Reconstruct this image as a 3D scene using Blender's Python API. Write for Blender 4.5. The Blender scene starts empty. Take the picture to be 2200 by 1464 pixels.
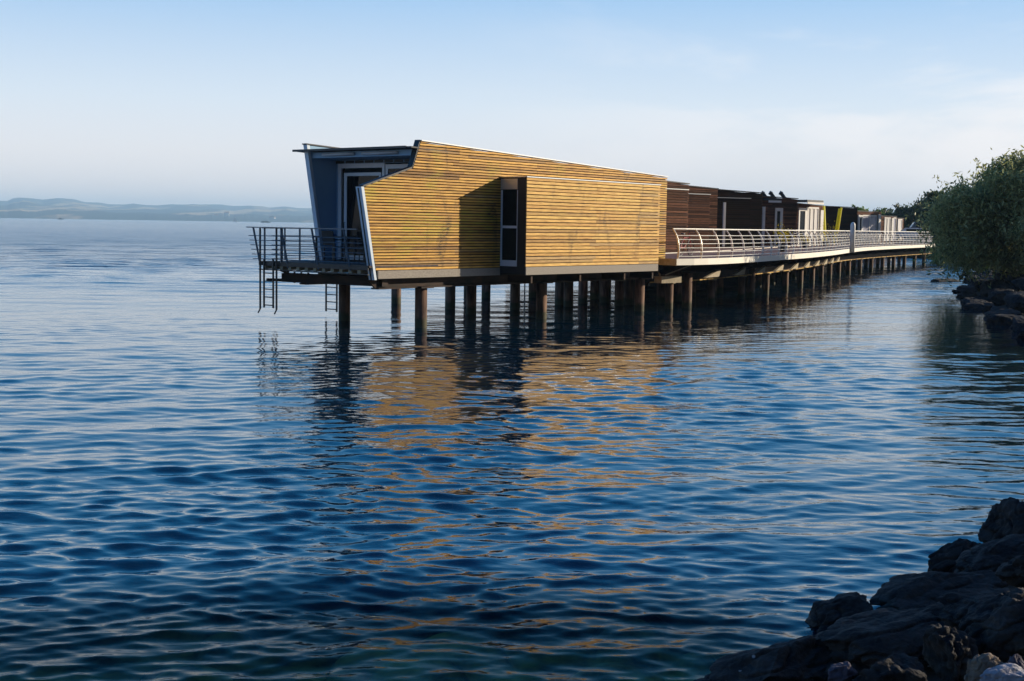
import bpy, math, random
import numpy as np
from mathutils import Vector, Matrix, noise
random.seed(7); rng = np.random.default_rng(7)
sc = bpy.context.scene; C = sc.collection

# ------------------------------------------------------------------ camera
F, H, Y0C, ROLL = 2800.0, 3.0, 483.9, 0.0154          # focal length in photo pixels, eye height over the lake
PITCH = math.atan((732 - Y0C) / F)
R = Matrix.Rotation(math.pi/2 - PITCH, 3, 'X') @ Matrix.Rotation(ROLL, 3, 'Z')
cd = bpy.data.cameras.new('camera'); cam = bpy.data.objects.new('camera', cd); C.objects.link(cam)
cam.matrix_world = Matrix.Translation((0, 0, H)) @ R.to_4x4()
cd.sensor_width = 36; cd.lens = 36 * F / 2200; cd.clip_start = 0.1; cd.clip_end = 60000
sc.camera = cam
# ------------------------------------------------------------------ sky and sun
SUN_DIR = Vector((1.994, 0.812, 0.70)).normalized()
EL = math.asin(SUN_DIR.z); AZ = math.atan2(SUN_DIR.x, SUN_DIR.y)
w = bpy.data.worlds.new('World'); sc.world = w; w.use_nodes = True
nt = w.node_tree; nt.nodes.clear(); L = nt.links.new
sky = nt.nodes.new('ShaderNodeTexSky'); sky.sky_type = 'NISHITA'; sky.sun_disc = False
sky.sun_elevation = EL; sky.sun_rotation = AZ; sky.altitude = 400
sky.air_density = 1.0; sky.dust_density = 0.6; sky.ozone_density = 1.6
bg = nt.nodes.new('ShaderNodeBackground'); out = nt.nodes.new('ShaderNodeOutputWorld')
tc = nt.nodes.new('ShaderNodeTexCoord'); mp = nt.nodes.new('ShaderNodeMapping'); mp.inputs['Scale'].default_value = (1, 1, 4.5)
mp.inputs['Location'].default_value = (0.35, 0.1, 0.0)
L(tc.outputs['Generated'], mp.inputs['Vector'])
cn = nt.nodes.new('ShaderNodeTexNoise'); cn.inputs['Scale'].default_value = 3.4; cn.inputs['Detail'].default_value = 9; cn.inputs['Roughness'].default_value = 0.58; cn.inputs['Distortion'].default_value = 0.5
L(mp.outputs[0], cn.inputs['Vector'])
cr = nt.nodes.new('ShaderNodeMapRange'); cr.inputs['From Min'].default_value = 0.46; cr.inputs['From Max'].default_value = 0.62; cr.interpolation_type = 'SMOOTHSTEP'
L(cn.outputs['Fac'], cr.inputs['Value'])
sx = nt.nodes.new('ShaderNodeSeparateXYZ'); L(tc.outputs['Generated'], sx.inputs[0])
rx = nt.nodes.new('ShaderNodeMapRange'); rx.inputs['From Min'].default_value = -0.05; rx.inputs['From Max'].default_value = 0.4; L(sx.outputs['X'], rx.inputs['Value'])
rz = nt.nodes.new('ShaderNodeMapRange'); rz.inputs['From Min'].default_value = 0.22; rz.inputs['From Max'].default_value = 0.05; L(sx.outputs['Z'], rz.inputs['Value'])
m1 = nt.nodes.new('ShaderNodeMath'); m1.operation = 'MULTIPLY'; L(rx.outputs[0], m1.inputs[0]); L(rz.outputs[0], m1.inputs[1])
m2 = nt.nodes.new('ShaderNodeMath'); m2.operation = 'MULTIPLY'; L(m1.outputs[0], m2.inputs[0]); L(cr.outputs[0], m2.inputs[1])
m3 = nt.nodes.new('ShaderNodeMath'); m3.operation = 'MULTIPLY'; L(m2.outputs[0], m3.inputs[0]); m3.inputs[1].default_value = 0.95
# clear evening gradient laid over the physical sky: pale at the horizon, deep blue overhead
rp = nt.nodes.new('ShaderNodeValToRGB'); el_ = rp.color_ramp.elements
stops = [(0.0,(.80,.73,.71)),(.05,(.75,.73,.74)),(.09,(.61,.68,.76)),(.17,(.30,.485,.72)),(.26,(.10,.38,.74)),(.40,(.010,.25,.64)),(.62,(.002,.115,.40)),(1.0,(.001,.05,.24))]
el_[0].position = 0; el_[0].color = (*stops[0][1], 1); el_[1].position = 1; el_[1].color = (*stops[-1][1], 1)
for p_, c_ in stops[1:-1]:
    e_ = el_.new(p_); e_.color = (*c_, 1)
nz_ = nt.nodes.new('ShaderNodeVectorMath'); nz_.operation = 'NORMALIZE'; L(tc.outputs['Generated'], nz_.inputs[0])
sn = nt.nodes.new('ShaderNodeSeparateXYZ'); L(nz_.outputs[0], sn.inputs[0]); L(sn.outputs['Z'], rp.inputs[0])
dt = nt.nodes.new('ShaderNodeVectorMath'); dt.operation = 'DOT_PRODUCT'; L(nz_.outputs[0], dt.inputs[0]); dt.inputs[1].default_value = SUN_DIR
gw = nt.nodes.new('ShaderNodeMapRange'); gw.interpolation_type = 'SMOOTHSTEP'; gw.inputs['From Min'].default_value = .72; gw.inputs['From Max'].default_value = 1.0; gw.inputs['To Min'].default_value = 0; gw.inputs['To Max'].default_value = .45; L(dt.outputs['Value'], gw.inputs['Value'])
gx = nt.nodes.new('ShaderNodeMix'); gx.data_type = 'RGBA'; L(gw.outputs[0], gx.inputs[0]); L(rp.outputs[0], gx.inputs[6]); gx.inputs[7].default_value = (1.0,.93,.84,1)
g10 = nt.nodes.new('ShaderNodeVectorMath'); g10.operation = 'SCALE'; g10.inputs['Scale'].default_value = 10.0; L(gx.outputs[2], g10.inputs[0])
ns = nt.nodes.new('ShaderNodeMix'); ns.data_type = 'RGBA'; ns.inputs[0].default_value = .08; L(g10.outputs[0], ns.inputs[6]); L(sky.outputs[0], ns.inputs[7])
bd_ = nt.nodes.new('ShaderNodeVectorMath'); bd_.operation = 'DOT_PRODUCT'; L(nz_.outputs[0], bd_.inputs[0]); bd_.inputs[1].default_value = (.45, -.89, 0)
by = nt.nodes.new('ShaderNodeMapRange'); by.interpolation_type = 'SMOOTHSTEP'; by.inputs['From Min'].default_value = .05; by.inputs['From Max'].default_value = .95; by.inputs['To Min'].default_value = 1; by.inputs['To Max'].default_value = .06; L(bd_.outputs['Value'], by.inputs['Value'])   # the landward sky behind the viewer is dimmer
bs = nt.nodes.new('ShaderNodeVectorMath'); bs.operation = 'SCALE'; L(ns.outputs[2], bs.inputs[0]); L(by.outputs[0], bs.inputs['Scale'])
mx = nt.nodes.new('ShaderNodeMix'); mx.data_type = 'RGBA'
L(m3.outputs[0], mx.inputs[0]); L(bs.outputs[0], mx.inputs[6]); mx.inputs[7].default_value = (8.5, 8.1, 7.9, 1)
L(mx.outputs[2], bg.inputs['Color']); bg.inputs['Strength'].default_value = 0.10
L(bg.outputs[0], out.inputs['Surface'])
sd = bpy.data.lights.new('sun', 'SUN'); sd.energy = 5.0; sd.angle = math.radians(0.5); sd.color = (1.0, 0.86, 0.66)
so = bpy.data.objects.new('sun', sd); C.objects.link(so); so.rotation_euler = (-SUN_DIR).to_track_quat('-Z', 'Y').to_euler(); so.location = (60, 20, 40)
sc.view_settings.view_transform = 'Standard'; sc.view_settings.look = 'None'; sc.view_settings.gamma = 1; sc.view_settings.exposure = 0.4
sc.cycles.max_bounces = 8; sc.cycles.transparent_max_bounces = 16; sc.cycles.volume_bounces = 3

# ------------------------------------------------------------------ helpers
def ray(x, y): return R @ Vector(((x-1100)/F, -(y-732)/F, -1))
def atz(x, y, z):
    d = ray(x, y); t = (z-H)/d.z; return Vector((0, 0, H)) + d*t
def hor(x):
    a, b = ray(x, 0), ray(x, 1000); return 1000*a.z/(a.z-b.z)
def atd(x, d):                                   # ground position (X, Y) seen in photo column x at depth d
    q = ray(x, hor(x)); return Vector((q.x/q.y*d, d, 0))
def zat(x, y, d):
    q = ray(x, y); return H + q.z/q.y*d

class MB:
    def __init__(s): s.v = []; s.f = []
    def add(s, vs, fs):
        o = len(s.v); s.v += [tuple(v) for v in vs]; s.f += [tuple(i+o for i in f) for f in fs]; return s
    def box(s, x0, x1, y0, y1, z0, z1):
        return s.hexa([(x0,y0,z0),(x1,y0,z0),(x1,y1,z0),(x0,y1,z0)], [(x0,y0,z1),(x1,y0,z1),(x1,y1,z1),(x0,y1,z1)])
    def hexa(s, b, t): return s.add(list(b)+list(t), [(3,2,1,0),(4,5,6,7),(0,1,5,4),(1,2,6,5),(2,3,7,6),(3,0,4,7)])
    def prism(s, poly, y0, y1):                  # poly in (x,z), extruded along y
        n = len(poly); vs = [(x,y0,z) for x,z in poly]+[(x,y1,z) for x,z in poly]
        return s.add(vs, [tuple(range(n)), tuple(range(2*n-1, n-1, -1))]+[(i, i+n, (i+1)%n+n, (i+1)%n) for i in range(n)])
    def slab(s, poly, z0, z1):                   # poly in (x,y), extruded along z
        n = len(poly); vs = [(x,y,z0) for x,y in poly]+[(x,y,z1) for x,y in poly]
        return s.add(vs, [tuple(range(n-1,-1,-1)), tuple(range(n, 2*n))]+[(i, (i+1)%n, (i+1)%n+n, i+n) for i in range(n)])
    def tube(s, pts, r, n=8, cap=True):
        pts = [Vector(p) for p in pts]; rs = r if isinstance(r, (list, tuple)) else [r]*len(pts); vs = []
        for i, p in enumerate(pts):
            t = (pts[min(i+1, len(pts)-1)]-pts[max(i-1, 0)]).normalized()
            a = t.cross(Vector((0,0,1))) if abs(t.z) < 0.95 else t.cross(Vector((1,0,0))); a.normalize(); b = t.cross(a)
            vs += [p+(a*math.cos(2*math.pi*k/n)+b*math.sin(2*math.pi*k/n))*rs[i] for k in range(n)]
        fs = [(i*n+k, i*n+(k+1)%n, (i+1)*n+(k+1)%n, (i+1)*n+k) for i in range(len(pts)-1) for k in range(n)]
        if cap: fs += [tuple(range(n-1,-1,-1)), tuple(range(len(vs)-n, len(vs)))]
        return s.add(vs, fs)
    def bar(s, a, b, wx, wy):                    # rectangular bar between two points, wx across, wy up
        a, b = Vector(a), Vector(b); t = (b-a).normalized(); x = t.cross(Vector((0,0,1))) if abs(t.z) < .95 else t.cross(Vector((0,1,0)))
        x.normalize(); y = x.cross(t); o = [x*(sx*wx/2)+y*(sy*wy/2) for sx, sy in ((-1,-1),(1,-1),(1,1),(-1,1))]
        return s.add([a+q for q in o]+[b+q for q in o], [(3,2,1,0),(4,5,6,7),(0,1,5,4),(1,2,6,5),(2,3,7,6),(3,0,4,7)])
def tag(o, label=None, cat=None, group=None, kind=None):
    if label: o['label'] = label
    if cat: o['category'] = cat
    if group: o['group'] = group
    if kind: o['kind'] = kind
    return o
def obj(name, mb, mat, parent=None, smooth=False, label=None):
    me = bpy.data.meshes.new(name)
    me.from_pydata([tuple(v) for v in mb.v], [], mb.f); me.materials.append(mat); me.update()
    if smooth: me.shade_smooth()
    o = bpy.data.objects.new(name, me); C.objects.link(o)
    if parent: o.parent = parent
    if label: o['label'] = label
    return o
def empty(name, loc, rz=0, **k):
    o = bpy.data.objects.new(name, None); C.objects.link(o); o.location = loc; o.rotation_euler = (0, 0, rz); o.empty_display_size = .3
    return tag(o, **k)
def npmesh(name, V, Fq, mat, parent=None, smooth=False):
    me = bpy.data.meshes.new(name); k = Fq.shape[1]
    me.vertices.add(len(V)); me.vertices.foreach_set('co', V.astype(np.float32).ravel())
    me.loops.add(Fq.size); me.loops.foreach_set('vertex_index', Fq.astype(np.int32).ravel())
    me.polygons.add(len(Fq)); me.polygons.foreach_set('loop_start', np.arange(len(Fq), dtype=np.int32)*k)
    me.update(calc_edges=True); me.materials.append(mat)
    if smooth: me.shade_smooth()
    o = bpy.data.objects.new(name, me); C.objects.link(o)
    if parent: o.parent = parent
    return o

# ------------------------------------------------------------------ materials
def mat(name, col, rough=.6, metal=0, spec=.5):
    m = bpy.data.materials.new(name); m.use_nodes = True; b = m.node_tree.nodes['Principled BSDF']
    b.inputs['Base Color'].default_value = (*col, 1); b.inputs['Roughness'].default_value = rough; b.inputs['Metallic'].default_value = metal
    b.inputs['Specular IOR Level'].default_value = spec
    return m
def nodes(m): return m.node_tree, m.node_tree.nodes, m.node_tree.links.new, m.node_tree.nodes['Principled BSDF']
def noisy(name, c0, c1, scale=(3,3,3), detail=6, rough=.7, lo=.35, hi=.65, bump=0, bscale=None, metal=0, spec=.25):
    m = mat(name, c0, rough, metal, spec); t, N, l, b = nodes(m)
    tc = N.new('ShaderNodeTexCoord'); mp = N.new('ShaderNodeMapping'); mp.inputs['Scale'].default_value = scale; l(tc.outputs['Object'], mp.inputs[0])
    n = N.new('ShaderNodeTexNoise'); n.inputs['Scale'].default_value = 1; n.inputs['Detail'].default_value = detail; l(mp.outputs[0], n.inputs['Vector'])
    r = N.new('ShaderNodeValToRGB'); r.color_ramp.elements[0].position = lo; r.color_ramp.elements[1].position = hi
    r.color_ramp.elements[0].color = (*c0, 1); r.color_ramp.elements[1].color = (*c1, 1); l(n.outputs['Fac'], r.inputs[0]); l(r.outputs[0], b.inputs['Base Color'])
    if bump:
        n2 = N.new('ShaderNodeTexNoise'); n2.inputs['Scale'].default_value = bscale or 20; n2.inputs['Detail'].default_value = 8; l(tc.outputs['Object'], n2.inputs['Vector'])
        bp = N.new('ShaderNodeBump'); bp.inputs['Distance'].default_value = bump; bp.inputs['Strength'].default_value = 1; l(n2.outputs['Fac'], bp.inputs['Height']); l(bp.outputs[0], b.inputs['Normal'])
    return m
def wood(name, ca, cb, cg, cs, green=.5, stain=.7, rough=.62, spec=.3):
    """timber boards: per-board tone, long grain, mossy patches, dark stains"""
    m = mat(name, ca, rough, 0, spec); t, N, l, b = nodes(m)
    tc = N.new('ShaderNodeTexCoord'); ge = N.new('ShaderNodeNewGeometry')
    def nz(sc_, det=6, dist=0):
        mp = N.new('ShaderNodeMapping'); mp.inputs['Scale'].default_value = sc_; l(tc.outputs['Object'], mp.inputs[0])
        n = N.new('ShaderNodeTexNoise'); n.inputs['Scale'].default_value = 1; n.inputs['Detail'].default_value = det; n.inputs['Distortion'].default_value = dist
        l(mp.outputs[0], n.inputs['Vector']); return n.outputs['Fac']
    def rng_(v, a, bb, lo=0, hi=1):
        r = N.new('ShaderNodeMapRange'); r.inputs['From Min'].default_value = a; r.inputs['From Max'].default_value = bb; r.inputs['To Min'].default_value = lo; r.inputs['To Max'].default_value = hi
        l(v, r.inputs['Value']); return r.outputs[0]
    def mix(f, a, c, mode='MIX'):
        x = N.new('ShaderNodeMix'); x.data_type = 'RGBA'; x.blend_type = mode
        if isinstance(f, float): x.inputs[0].default_value = f
        else: l(f, x.inputs[0])
        for v, i in ((a, 6), (c, 7)):
            if isinstance(v, tuple): x.inputs[i].default_value = (*v, 1)
            else: l(v, x.inputs[i])
        return x.outputs[2]
    cr_ = N.new('ShaderNodeValToRGB'); e = cr_.color_ramp.elements; e[0].color = (*cb, 1); e[0].position = .05; e[1].color = (*[v*.62+.10*max(ca) for v in ca], 1); e[1].position = 1
    for p_, c_ in ((.3, [a_*.6+b_*.4 for a_, b_ in zip(ca, cb)]), (.55, ca), (.78, [min(.95, v*1.08) for v in ca]), (.86, [v*.7 for v in cb])):
        q_ = e.new(p_); q_.color = (*c_, 1)
    l(ge.outputs['Random Per Island'], cr_.inputs[0]); c = cr_.outputs[0]
    c = mix(rng_(nz((2.2, 3, 45)), .40, .70), c, mix(1.0, c, (.50, .42, .30), 'MULTIPLY'))
    c = mix(rng_(nz((2.4, 5, 60), 6), .60, .78), c, mix(1.0, c, (.35, .28, .18), 'MULTIPLY'))
    gm = N.new('ShaderNodeMath'); gm.operation = 'MULTIPLY'; l(rng_(nz((.55, .5, .9), 4, .4), .48, .62), gm.inputs[0]); l(rng_(nz((1.3, 1, 26), 3), .42, .6, 0, green), gm.inputs[1])
    c = mix(gm.outputs[0], c, cg)
    sm = N.new('ShaderNodeMath'); sm.operation = 'MULTIPLY'; l(rng_(nz((1.7, 2, .55), 8, .6), .58, .70), sm.inputs[0]); l(rng_(nz((6, 5, 30), 3), .45, .6, .2, stain), sm.inputs[1])
    c = mix(sm.outputs[0], c, cs)
    l(c, b.inputs['Base Color'])
    bp = N.new('ShaderNodeBump'); bp.inputs['Distance'].default_value = .004; l(nz((8, 8, 120), 4), bp.inputs['Height']); l(bp.outputs[0], b.inputs['Normal'])
    return m
M = {}
M['gold'] = wood('golden_larch', (.88,.50,.10), (.50,.25,.045), (.54,.42,.04), (.07,.045,.02), .85, .9)
M['goldbox'] = wood('golden_larch_clean', (.94,.57,.15), (.70,.38,.08), (.64,.46,.09), (.08,.05,.02), .3, .85)
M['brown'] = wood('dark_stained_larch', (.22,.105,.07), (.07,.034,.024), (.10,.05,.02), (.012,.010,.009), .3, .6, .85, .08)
M['darkbrown'] = wood('nearly_black_larch', (.040,.019,.012), (.018,.009,.007), (.03,.02,.01), (.008,.007,.006), .3, .6, .85, .06)
M['back'] = mat('black_membrane', (.008,.007,.006), .9)
M['concrete'] = noisy('speckled_concrete', (.24,.215,.19), (.40,.36,.31), (55,55,55), 3, .85, bump=.002, bscale=60)
M['trim'] = noisy('pale_painted_edge', (.62,.72,.84), (.70,.80,.90), (6,6,2), 3, .45)
M['inner'] = noisy('blue_grey_panel', (.26,.46,.68), (.29,.50,.72), (1,1,1), 2, .5)
M['doorframe'] = mat('light_door_frame', (.68,.74,.82), .4)
M['white'] = noisy('white_paint', (.72,.70,.66), (.80,.78,.74), (3,3,3), 2, .45)
M['curtain'] = noisy('white_curtain', (.62,.60,.60), (.76,.74,.72), (16,16,.5), 2, .8)
M['lilac'] = mat('frosted_lilac_glass', (.42,.42,.50), .25)
M['glass'] = mat('dark_glass', (.005,.006,.008), .05, 0, .15)
M['darkmetal'] = mat('dark_steel', (.035,.038,.045), .45, .3)
M['railsteel'] = mat('blue_grey_steel', (.10,.13,.17), .4, .4)
M['black'] = mat('black_trim', (.012,.013,.016), .5)
M['darkpanel'] = mat('dark_navy_panel', (.010,.012,.018), .5)
M['roof'] = noisy('roof_membrane', (.10,.10,.11), (.15,.15,.15), (2,2,2), 4, .8)
M['capping'] = mat('pale_metal_capping', (.62,.62,.62), .35, .5)
M['steel'] = noisy('rusty_beam', (.012,.008,.006), (.05,.022,.011), (2,2,5), 8, .75, bump=.003, bscale=25)
M['timberdeck'] = noisy('deck_boards', (.07,.055,.05), (.13,.10,.09), (6,.7,3), 5, .8)
M['flange_sunlit'] = noisy('painted_sunlit_edge', (.10,.05,.015), (.55,.34,.08), (1.2,1.2,3), 5, .7, .35, .55)  # golden tone paints sunlight onto the lower flange edge
M['joist'] = noisy('joist_ends', (.30,.25,.17), (.40,.34,.24), (8,8,8), 3, .8)
M['bridgedeck'] = noisy('bridge_boards', (.10,.05,.04), (.16,.08,.06), (5,5,5), 4, .8)
M['cream'] = noisy('cream_fascia', (.80,.76,.66), (.86,.82,.73), (.8,.8,4), 5, .5)
M['rail'] = noisy('brushed_rail', (.74,.70,.62), (.82,.78,.71), (5,5,5), 2, .35, metal=.2)
M['lamp'] = mat('awning_tube', (.60,.66,.74), .4)
def pile_mat():
    m = noisy('rusty_pile', (.045,.023,.016), (.22,.125,.08), (7,7,1.3), 8, .75, bump=.004, bscale=18); t, N, l, b = nodes(m)
    src = b.inputs['Base Color'].links[0].from_socket
    g = N.new('ShaderNodeNewGeometry'); s = N.new('ShaderNodeSeparateXYZ'); l(g.outputs['Position'], s.inputs[0])
    n = N.new('ShaderNodeTexNoise'); n.inputs['Scale'].default_value = 6; l(g.outputs['Position'], n.inputs['Vector'])
    a = N.new('ShaderNodeMath'); a.operation = 'MULTIPLY_ADD'; l(n.outputs['Fac'], a.inputs[0]); a.inputs[1].default_value = -.25; l(s.outputs['Z'], a.inputs[2])
    r = N.new('ShaderNodeMapRange'); r.inputs['From Min'].default_value = .22; r.inputs['From Max'].default_value = .06; l(a.outputs[0], r.inputs['Value'])
    x = N.new('ShaderNodeMix'); x.data_type = 'RGBA'; l(r.outputs[0], x.inputs[0]); l(src, x.inputs[6]); x.inputs[7].default_value = (.05,.045,.02,1); l(x.outputs[2], b.inputs['Base Color'])
    return m
M['pile'] = pile_mat()
def rock_mat(name, c0, c1, spots=True):
    m = noisy(name, c0, c1, (4,4,9), 10, .85, .35, .7, bump=.10, bscale=9, spec=.3); t, N, l, b = nodes(m)
    if spots:
        src = b.inputs['Base Color'].links[0].from_socket; g = N.new('ShaderNodeNewGeometry')
        v = N.new('ShaderNodeTexVoronoi'); v.inputs['Scale'].default_value = 7; v.inputs['Randomness'].default_value = 1; l(g.outputs['Position'], v.inputs['Vector'])
        n = N.new('ShaderNodeTexNoise'); n.inputs['Scale'].default_value = 1.7; l(g.outputs['Position'], n.inputs['Vector'])
        r = N.new('ShaderNodeMapRange'); r.inputs['From Min'].default_value = .10; r.inputs['From Max'].default_value = .05; l(v.outputs['Distance'], r.inputs['Value'])
        r2 = N.new('ShaderNodeMapRange'); r2.inputs['From Min'].default_value = .55; r2.inputs['From Max'].default_value = .6; l(n.outputs['Fac'], r2.inputs['Value'])
        mu = N.new('ShaderNodeMath'); mu.operation = 'MULTIPLY'; l(r.outputs[0], mu.inputs[0]); l(r2.outputs[0], mu.inputs[1])
        x = N.new('ShaderNodeMix'); x.data_type = 'RGBA'; l(mu.outputs[0], x.inputs[0]); l(src, x.inputs[6]); x.inputs[7].default_value = (.35,.36,.38,1); l(x.outputs[2], b.inputs['Base Color'])
    return m
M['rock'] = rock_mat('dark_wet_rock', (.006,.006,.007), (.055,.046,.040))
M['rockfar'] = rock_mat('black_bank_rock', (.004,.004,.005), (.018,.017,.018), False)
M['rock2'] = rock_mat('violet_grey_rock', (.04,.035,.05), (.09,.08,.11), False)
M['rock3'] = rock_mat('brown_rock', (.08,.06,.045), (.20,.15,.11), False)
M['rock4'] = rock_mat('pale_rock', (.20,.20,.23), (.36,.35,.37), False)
M['earth'] = noisy('earth_bank', (.008,.008,.007), (.025,.022,.016), (1.5,1.5,1.5), 8, .9, bump=.05, bscale=3)
def leaf_mat(name, c0, c1, tr=.42):
    m = mat(name, c0, .5, 0, .35); t, N, l, b = nodes(m)
    g = N.new('ShaderNodeNewGeometry'); r = N.new('ShaderNodeValToRGB'); r.color_ramp.elements[0].color = (*c0, 1); r.color_ramp.elements[1].color = (*c1, 1)
    l(g.outputs['Random Per Island'], r.inputs[0]); l(r.outputs[0], b.inputs['Base Color'])
    ts = N.new('ShaderNodeBsdfTranslucent'); l(r.outputs[0], ts.inputs['Color']); ms = N.new('ShaderNodeMixShader'); ms.inputs[0].default_value = tr
    o = N['Material Output']; l(b.outputs[0], ms.inputs[1]); l(ts.outputs[0], ms.inputs[2]); l(ms.outputs[0], o.inputs['Surface'])
    return m
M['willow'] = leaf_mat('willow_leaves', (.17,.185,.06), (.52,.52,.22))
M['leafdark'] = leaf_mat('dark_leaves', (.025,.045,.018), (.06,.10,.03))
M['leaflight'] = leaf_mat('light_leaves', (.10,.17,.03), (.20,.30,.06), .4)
M['bark'] = noisy('bark', (.03,.024,.018), (.07,.055,.04), (8,8,2), 6, .9)
M['yellow'] = leaf_mat('yellow_strap', (.85,.78,.02), (.85,.78,.02), .5)
M['yellowflower'] = leaf_mat('yellow_flowers', (.60,.45,.01), (.75,.62,.02), .2)
M['red'] = mat('red_paint', (.45,.02,.03), .4)

# ------------------------------------------------------------------ water: one sheet, real waves near, ripples by bump
def build_water():
    th_f = np.radians(np.arange(-26, 26.001, .075)); th_l = np.radians(np.linspace(-100, -26.6, 50)); th_r = np.radians(np.linspace(26.6, 100, 50))
    th = np.concatenate([th_l, th_f, th_r])
    r1 = 5.0*np.exp(np.arange(0, 1100)*.0031); r1 = np.concatenate([r1, r1[-1]*np.exp(np.arange(1, 260)*.0045)]); r2 = r1[-1]*np.exp(np.arange(1, 90)*.045)
    r = np.concatenate([r1, r2]); r = r[r < 9600]; r = np.append(r, 9600.)
    TH, RR = np.meshgrid(th, r, indexing='xy'); X = RR*np.sin(TH); Y = RR*np.cos(TH)
    Z = np.zeros_like(X); DX = np.zeros_like(X); DY = np.zeros_like(X); g = np.random.default_rng(5)
    lod = np.clip((RR-44)/60, 0, 1)
    n = 150; lam = np.exp(g.uniform(math.log(.09), math.log(.68), n)); lam[:3] = g.uniform(1.4, 3, 3)
    patch = 1+.35*np.sin(X*.23+Y*.11+1)*np.sin(Y*.17-X*.07)+.25*np.sin(X*.51-Y*.37+2)
    for i in range(n):
        a = math.radians(-70 if g.random() < .55 else -108) + g.normal(0, .27); k = 2*math.pi/lam[i]
        sl = .0088*(1-.22*np.clip((RR-20)/18, 0, 1))*(1.3 if lam[i] < .3 else 1.15 if lam[i] < .9 else .8)
        cell = RR*.0040; fade = np.clip((lam[i]/cell-2.2)/2.5, 0, 1)*(1-np.clip((RR-95)/45, 0, 1))
        ph = k*(X*math.cos(a)+Y*math.sin(a))+g.uniform(0, 6.283)
        A_ = (sl*math.sqrt(2)/k)*fade*(patch if lam[i] < 1.3 else 1); Z += A_*np.sin(ph); co = np.cos(ph); DX += A_*co*math.cos(a); DY += A_*co*math.sin(a)
    for i in range(16):                          # low swell that groups the ripples into lighter and darker bands
        lm = math.exp(g.uniform(math.log(.8), math.log(3.0))); k = 2*math.pi/lm; a = math.radians(-84)+g.normal(0, .33)
        Z += .0075*math.sqrt(2)/k*(1-np.clip((RR-24)/30, 0, 1))*np.sin(k*(X*math.cos(a)+Y*math.sin(a))+g.uniform(0, 6.283))
    for i in range(46):                          # longer wind waves of the open lake
        lm = math.exp(g.uniform(math.log(.7), math.log(5.5))); k = 2*math.pi/lm; a = math.radians(-86)+g.normal(0, .38)
        fade = np.clip((lm/(RR*.0055)-2.4)/2, 0, 1)*np.clip((RR-44)/50, 0, 1)*(1-np.clip((RR-330)/120, 0, 1))
        Z += .0125*math.sqrt(2)/k*fade*patch*np.sin(k*(X*math.cos(a)+Y*math.sin(a))+g.uniform(0, 6.283))
    V = np.stack([X+DX, Y+DY, Z], -1).reshape(-1, 3); nr, nc = X.shape
    i = np.arange(nr-1)[:, None]*nc+np.arange(nc-1)[None, :]; Q = np.stack([i, i+1, i+nc+1, i+nc], -1).reshape(-1, 4)
    m = bpy.data.materials.new('lake_water'); m.use_nodes = True; t, N, l, b = nodes(m)
    b.inputs['Base Color'].default_value = (.0003,.012,.026,1); b.inputs['Roughness'].default_value = .008; b.inputs['IOR'].default_value = 1.65
    ge = N.new('ShaderNodeNewGeometry'); at = N.new('ShaderNodeAttribute'); at.attribute_name = 'lod'
    def nz(rot, s, det, seed=0):
        mp = N.new('ShaderNodeMapping'); mp.inputs['Rotation'].default_value = (0,0,math.radians(rot)); mp.inputs['Scale'].default_value = s; mp.inputs['Location'].default_value = (seed, 0, seed)
        l(ge.outputs['Position'], mp.inputs[0]); n = N.new('ShaderNodeTexNoise'); n.inputs['Scale'].default_value = 1; n.inputs['Detail'].default_value = det; n.inputs['Roughness'].default_value = .5
        l(mp.outputs[0], n.inputs['Vector']); return n.outputs['Fac']
    def mul(a, v):
        x = N.new('ShaderNodeMath'); x.operation = 'MULTIPLY'; l(a, x.inputs[0])
        if isinstance(v, float): x.inputs[1].default_value = v
        else: l(v, x.inputs[1])
        return x.outputs[0]
    def add(a, c):
        x = N.new('ShaderNodeMath'); x.operation = 'ADD'; l(a, x.inputs[0]); l(c, x.inputs[1]); return x.outputs[0]
    small = mul(nz(10, (3.2, 7.5, 0), 2), .006)
    big = mul(add(mul(nz(8, (.8, 2.4, 0), 3, 3), .13), mul(nz(-12, (.14, .5, 0), 3, 9), .40)), at.outputs['Fac'])
    bp = N.new('ShaderNodeBump'); bp.inputs['Distance'].default_value = 1.0; bp.inputs['Strength'].default_value = 1.0
    fine = mul(nz(-20, (7, 15, 0), 2, 5), .0012)
    huge = mul(mul(nz(6, (.018, .085, 0), 4, 17), 1.3), at.outputs['Fac']); small = add(small, fine); big = add(big, huge)
    rr = N.new('ShaderNodeAttribute'); rr.attribute_name = 'unresolved'; l(rr.outputs['Fac'], b.inputs['Roughness'])   # waves too small for the mesh far out
    l(add(small, big), bp.inputs['Height']); l(bp.outputs[0], b.inputs['Normal'])
    # near the shore the lake is shallow and clear: the bed shows through where the surface does not mirror the sky
    sh = N.new('ShaderNodeAttribute'); sh.attribute_name = 'shallow'; fr = N.new('ShaderNodeFresnel'); fr.inputs['IOR'].default_value = 1.38; l(bp.outputs[0], fr.inputs['Normal'])
    iv = N.new('ShaderNodeMath'); iv.operation = 'MULTIPLY_ADD'; iv.inputs[1].default_value = -1.6; iv.inputs[2].default_value = 1; iv.use_clamp = True; l(fr.outputs[0], iv.inputs[0])
    tr = N.new('ShaderNodeBsdfTransparent'); tr.inputs['Color'].default_value = (.80,.92,.70,1); ms = N.new('ShaderNodeMixShader')
    l(mul(iv.outputs[0], sh.outputs['Fac']), ms.inputs[0]); l(b.outputs[0], ms.inputs[1]); l(tr.outputs[0], ms.inputs[2]); l(ms.outputs[0], N['Material Output'].inputs['Surface'])
    shallow = .95*np.clip(1-(RR-9.9)/1.6, 0, 1)*np.clip((3.0-X)/1.5, 0, 1)
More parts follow.
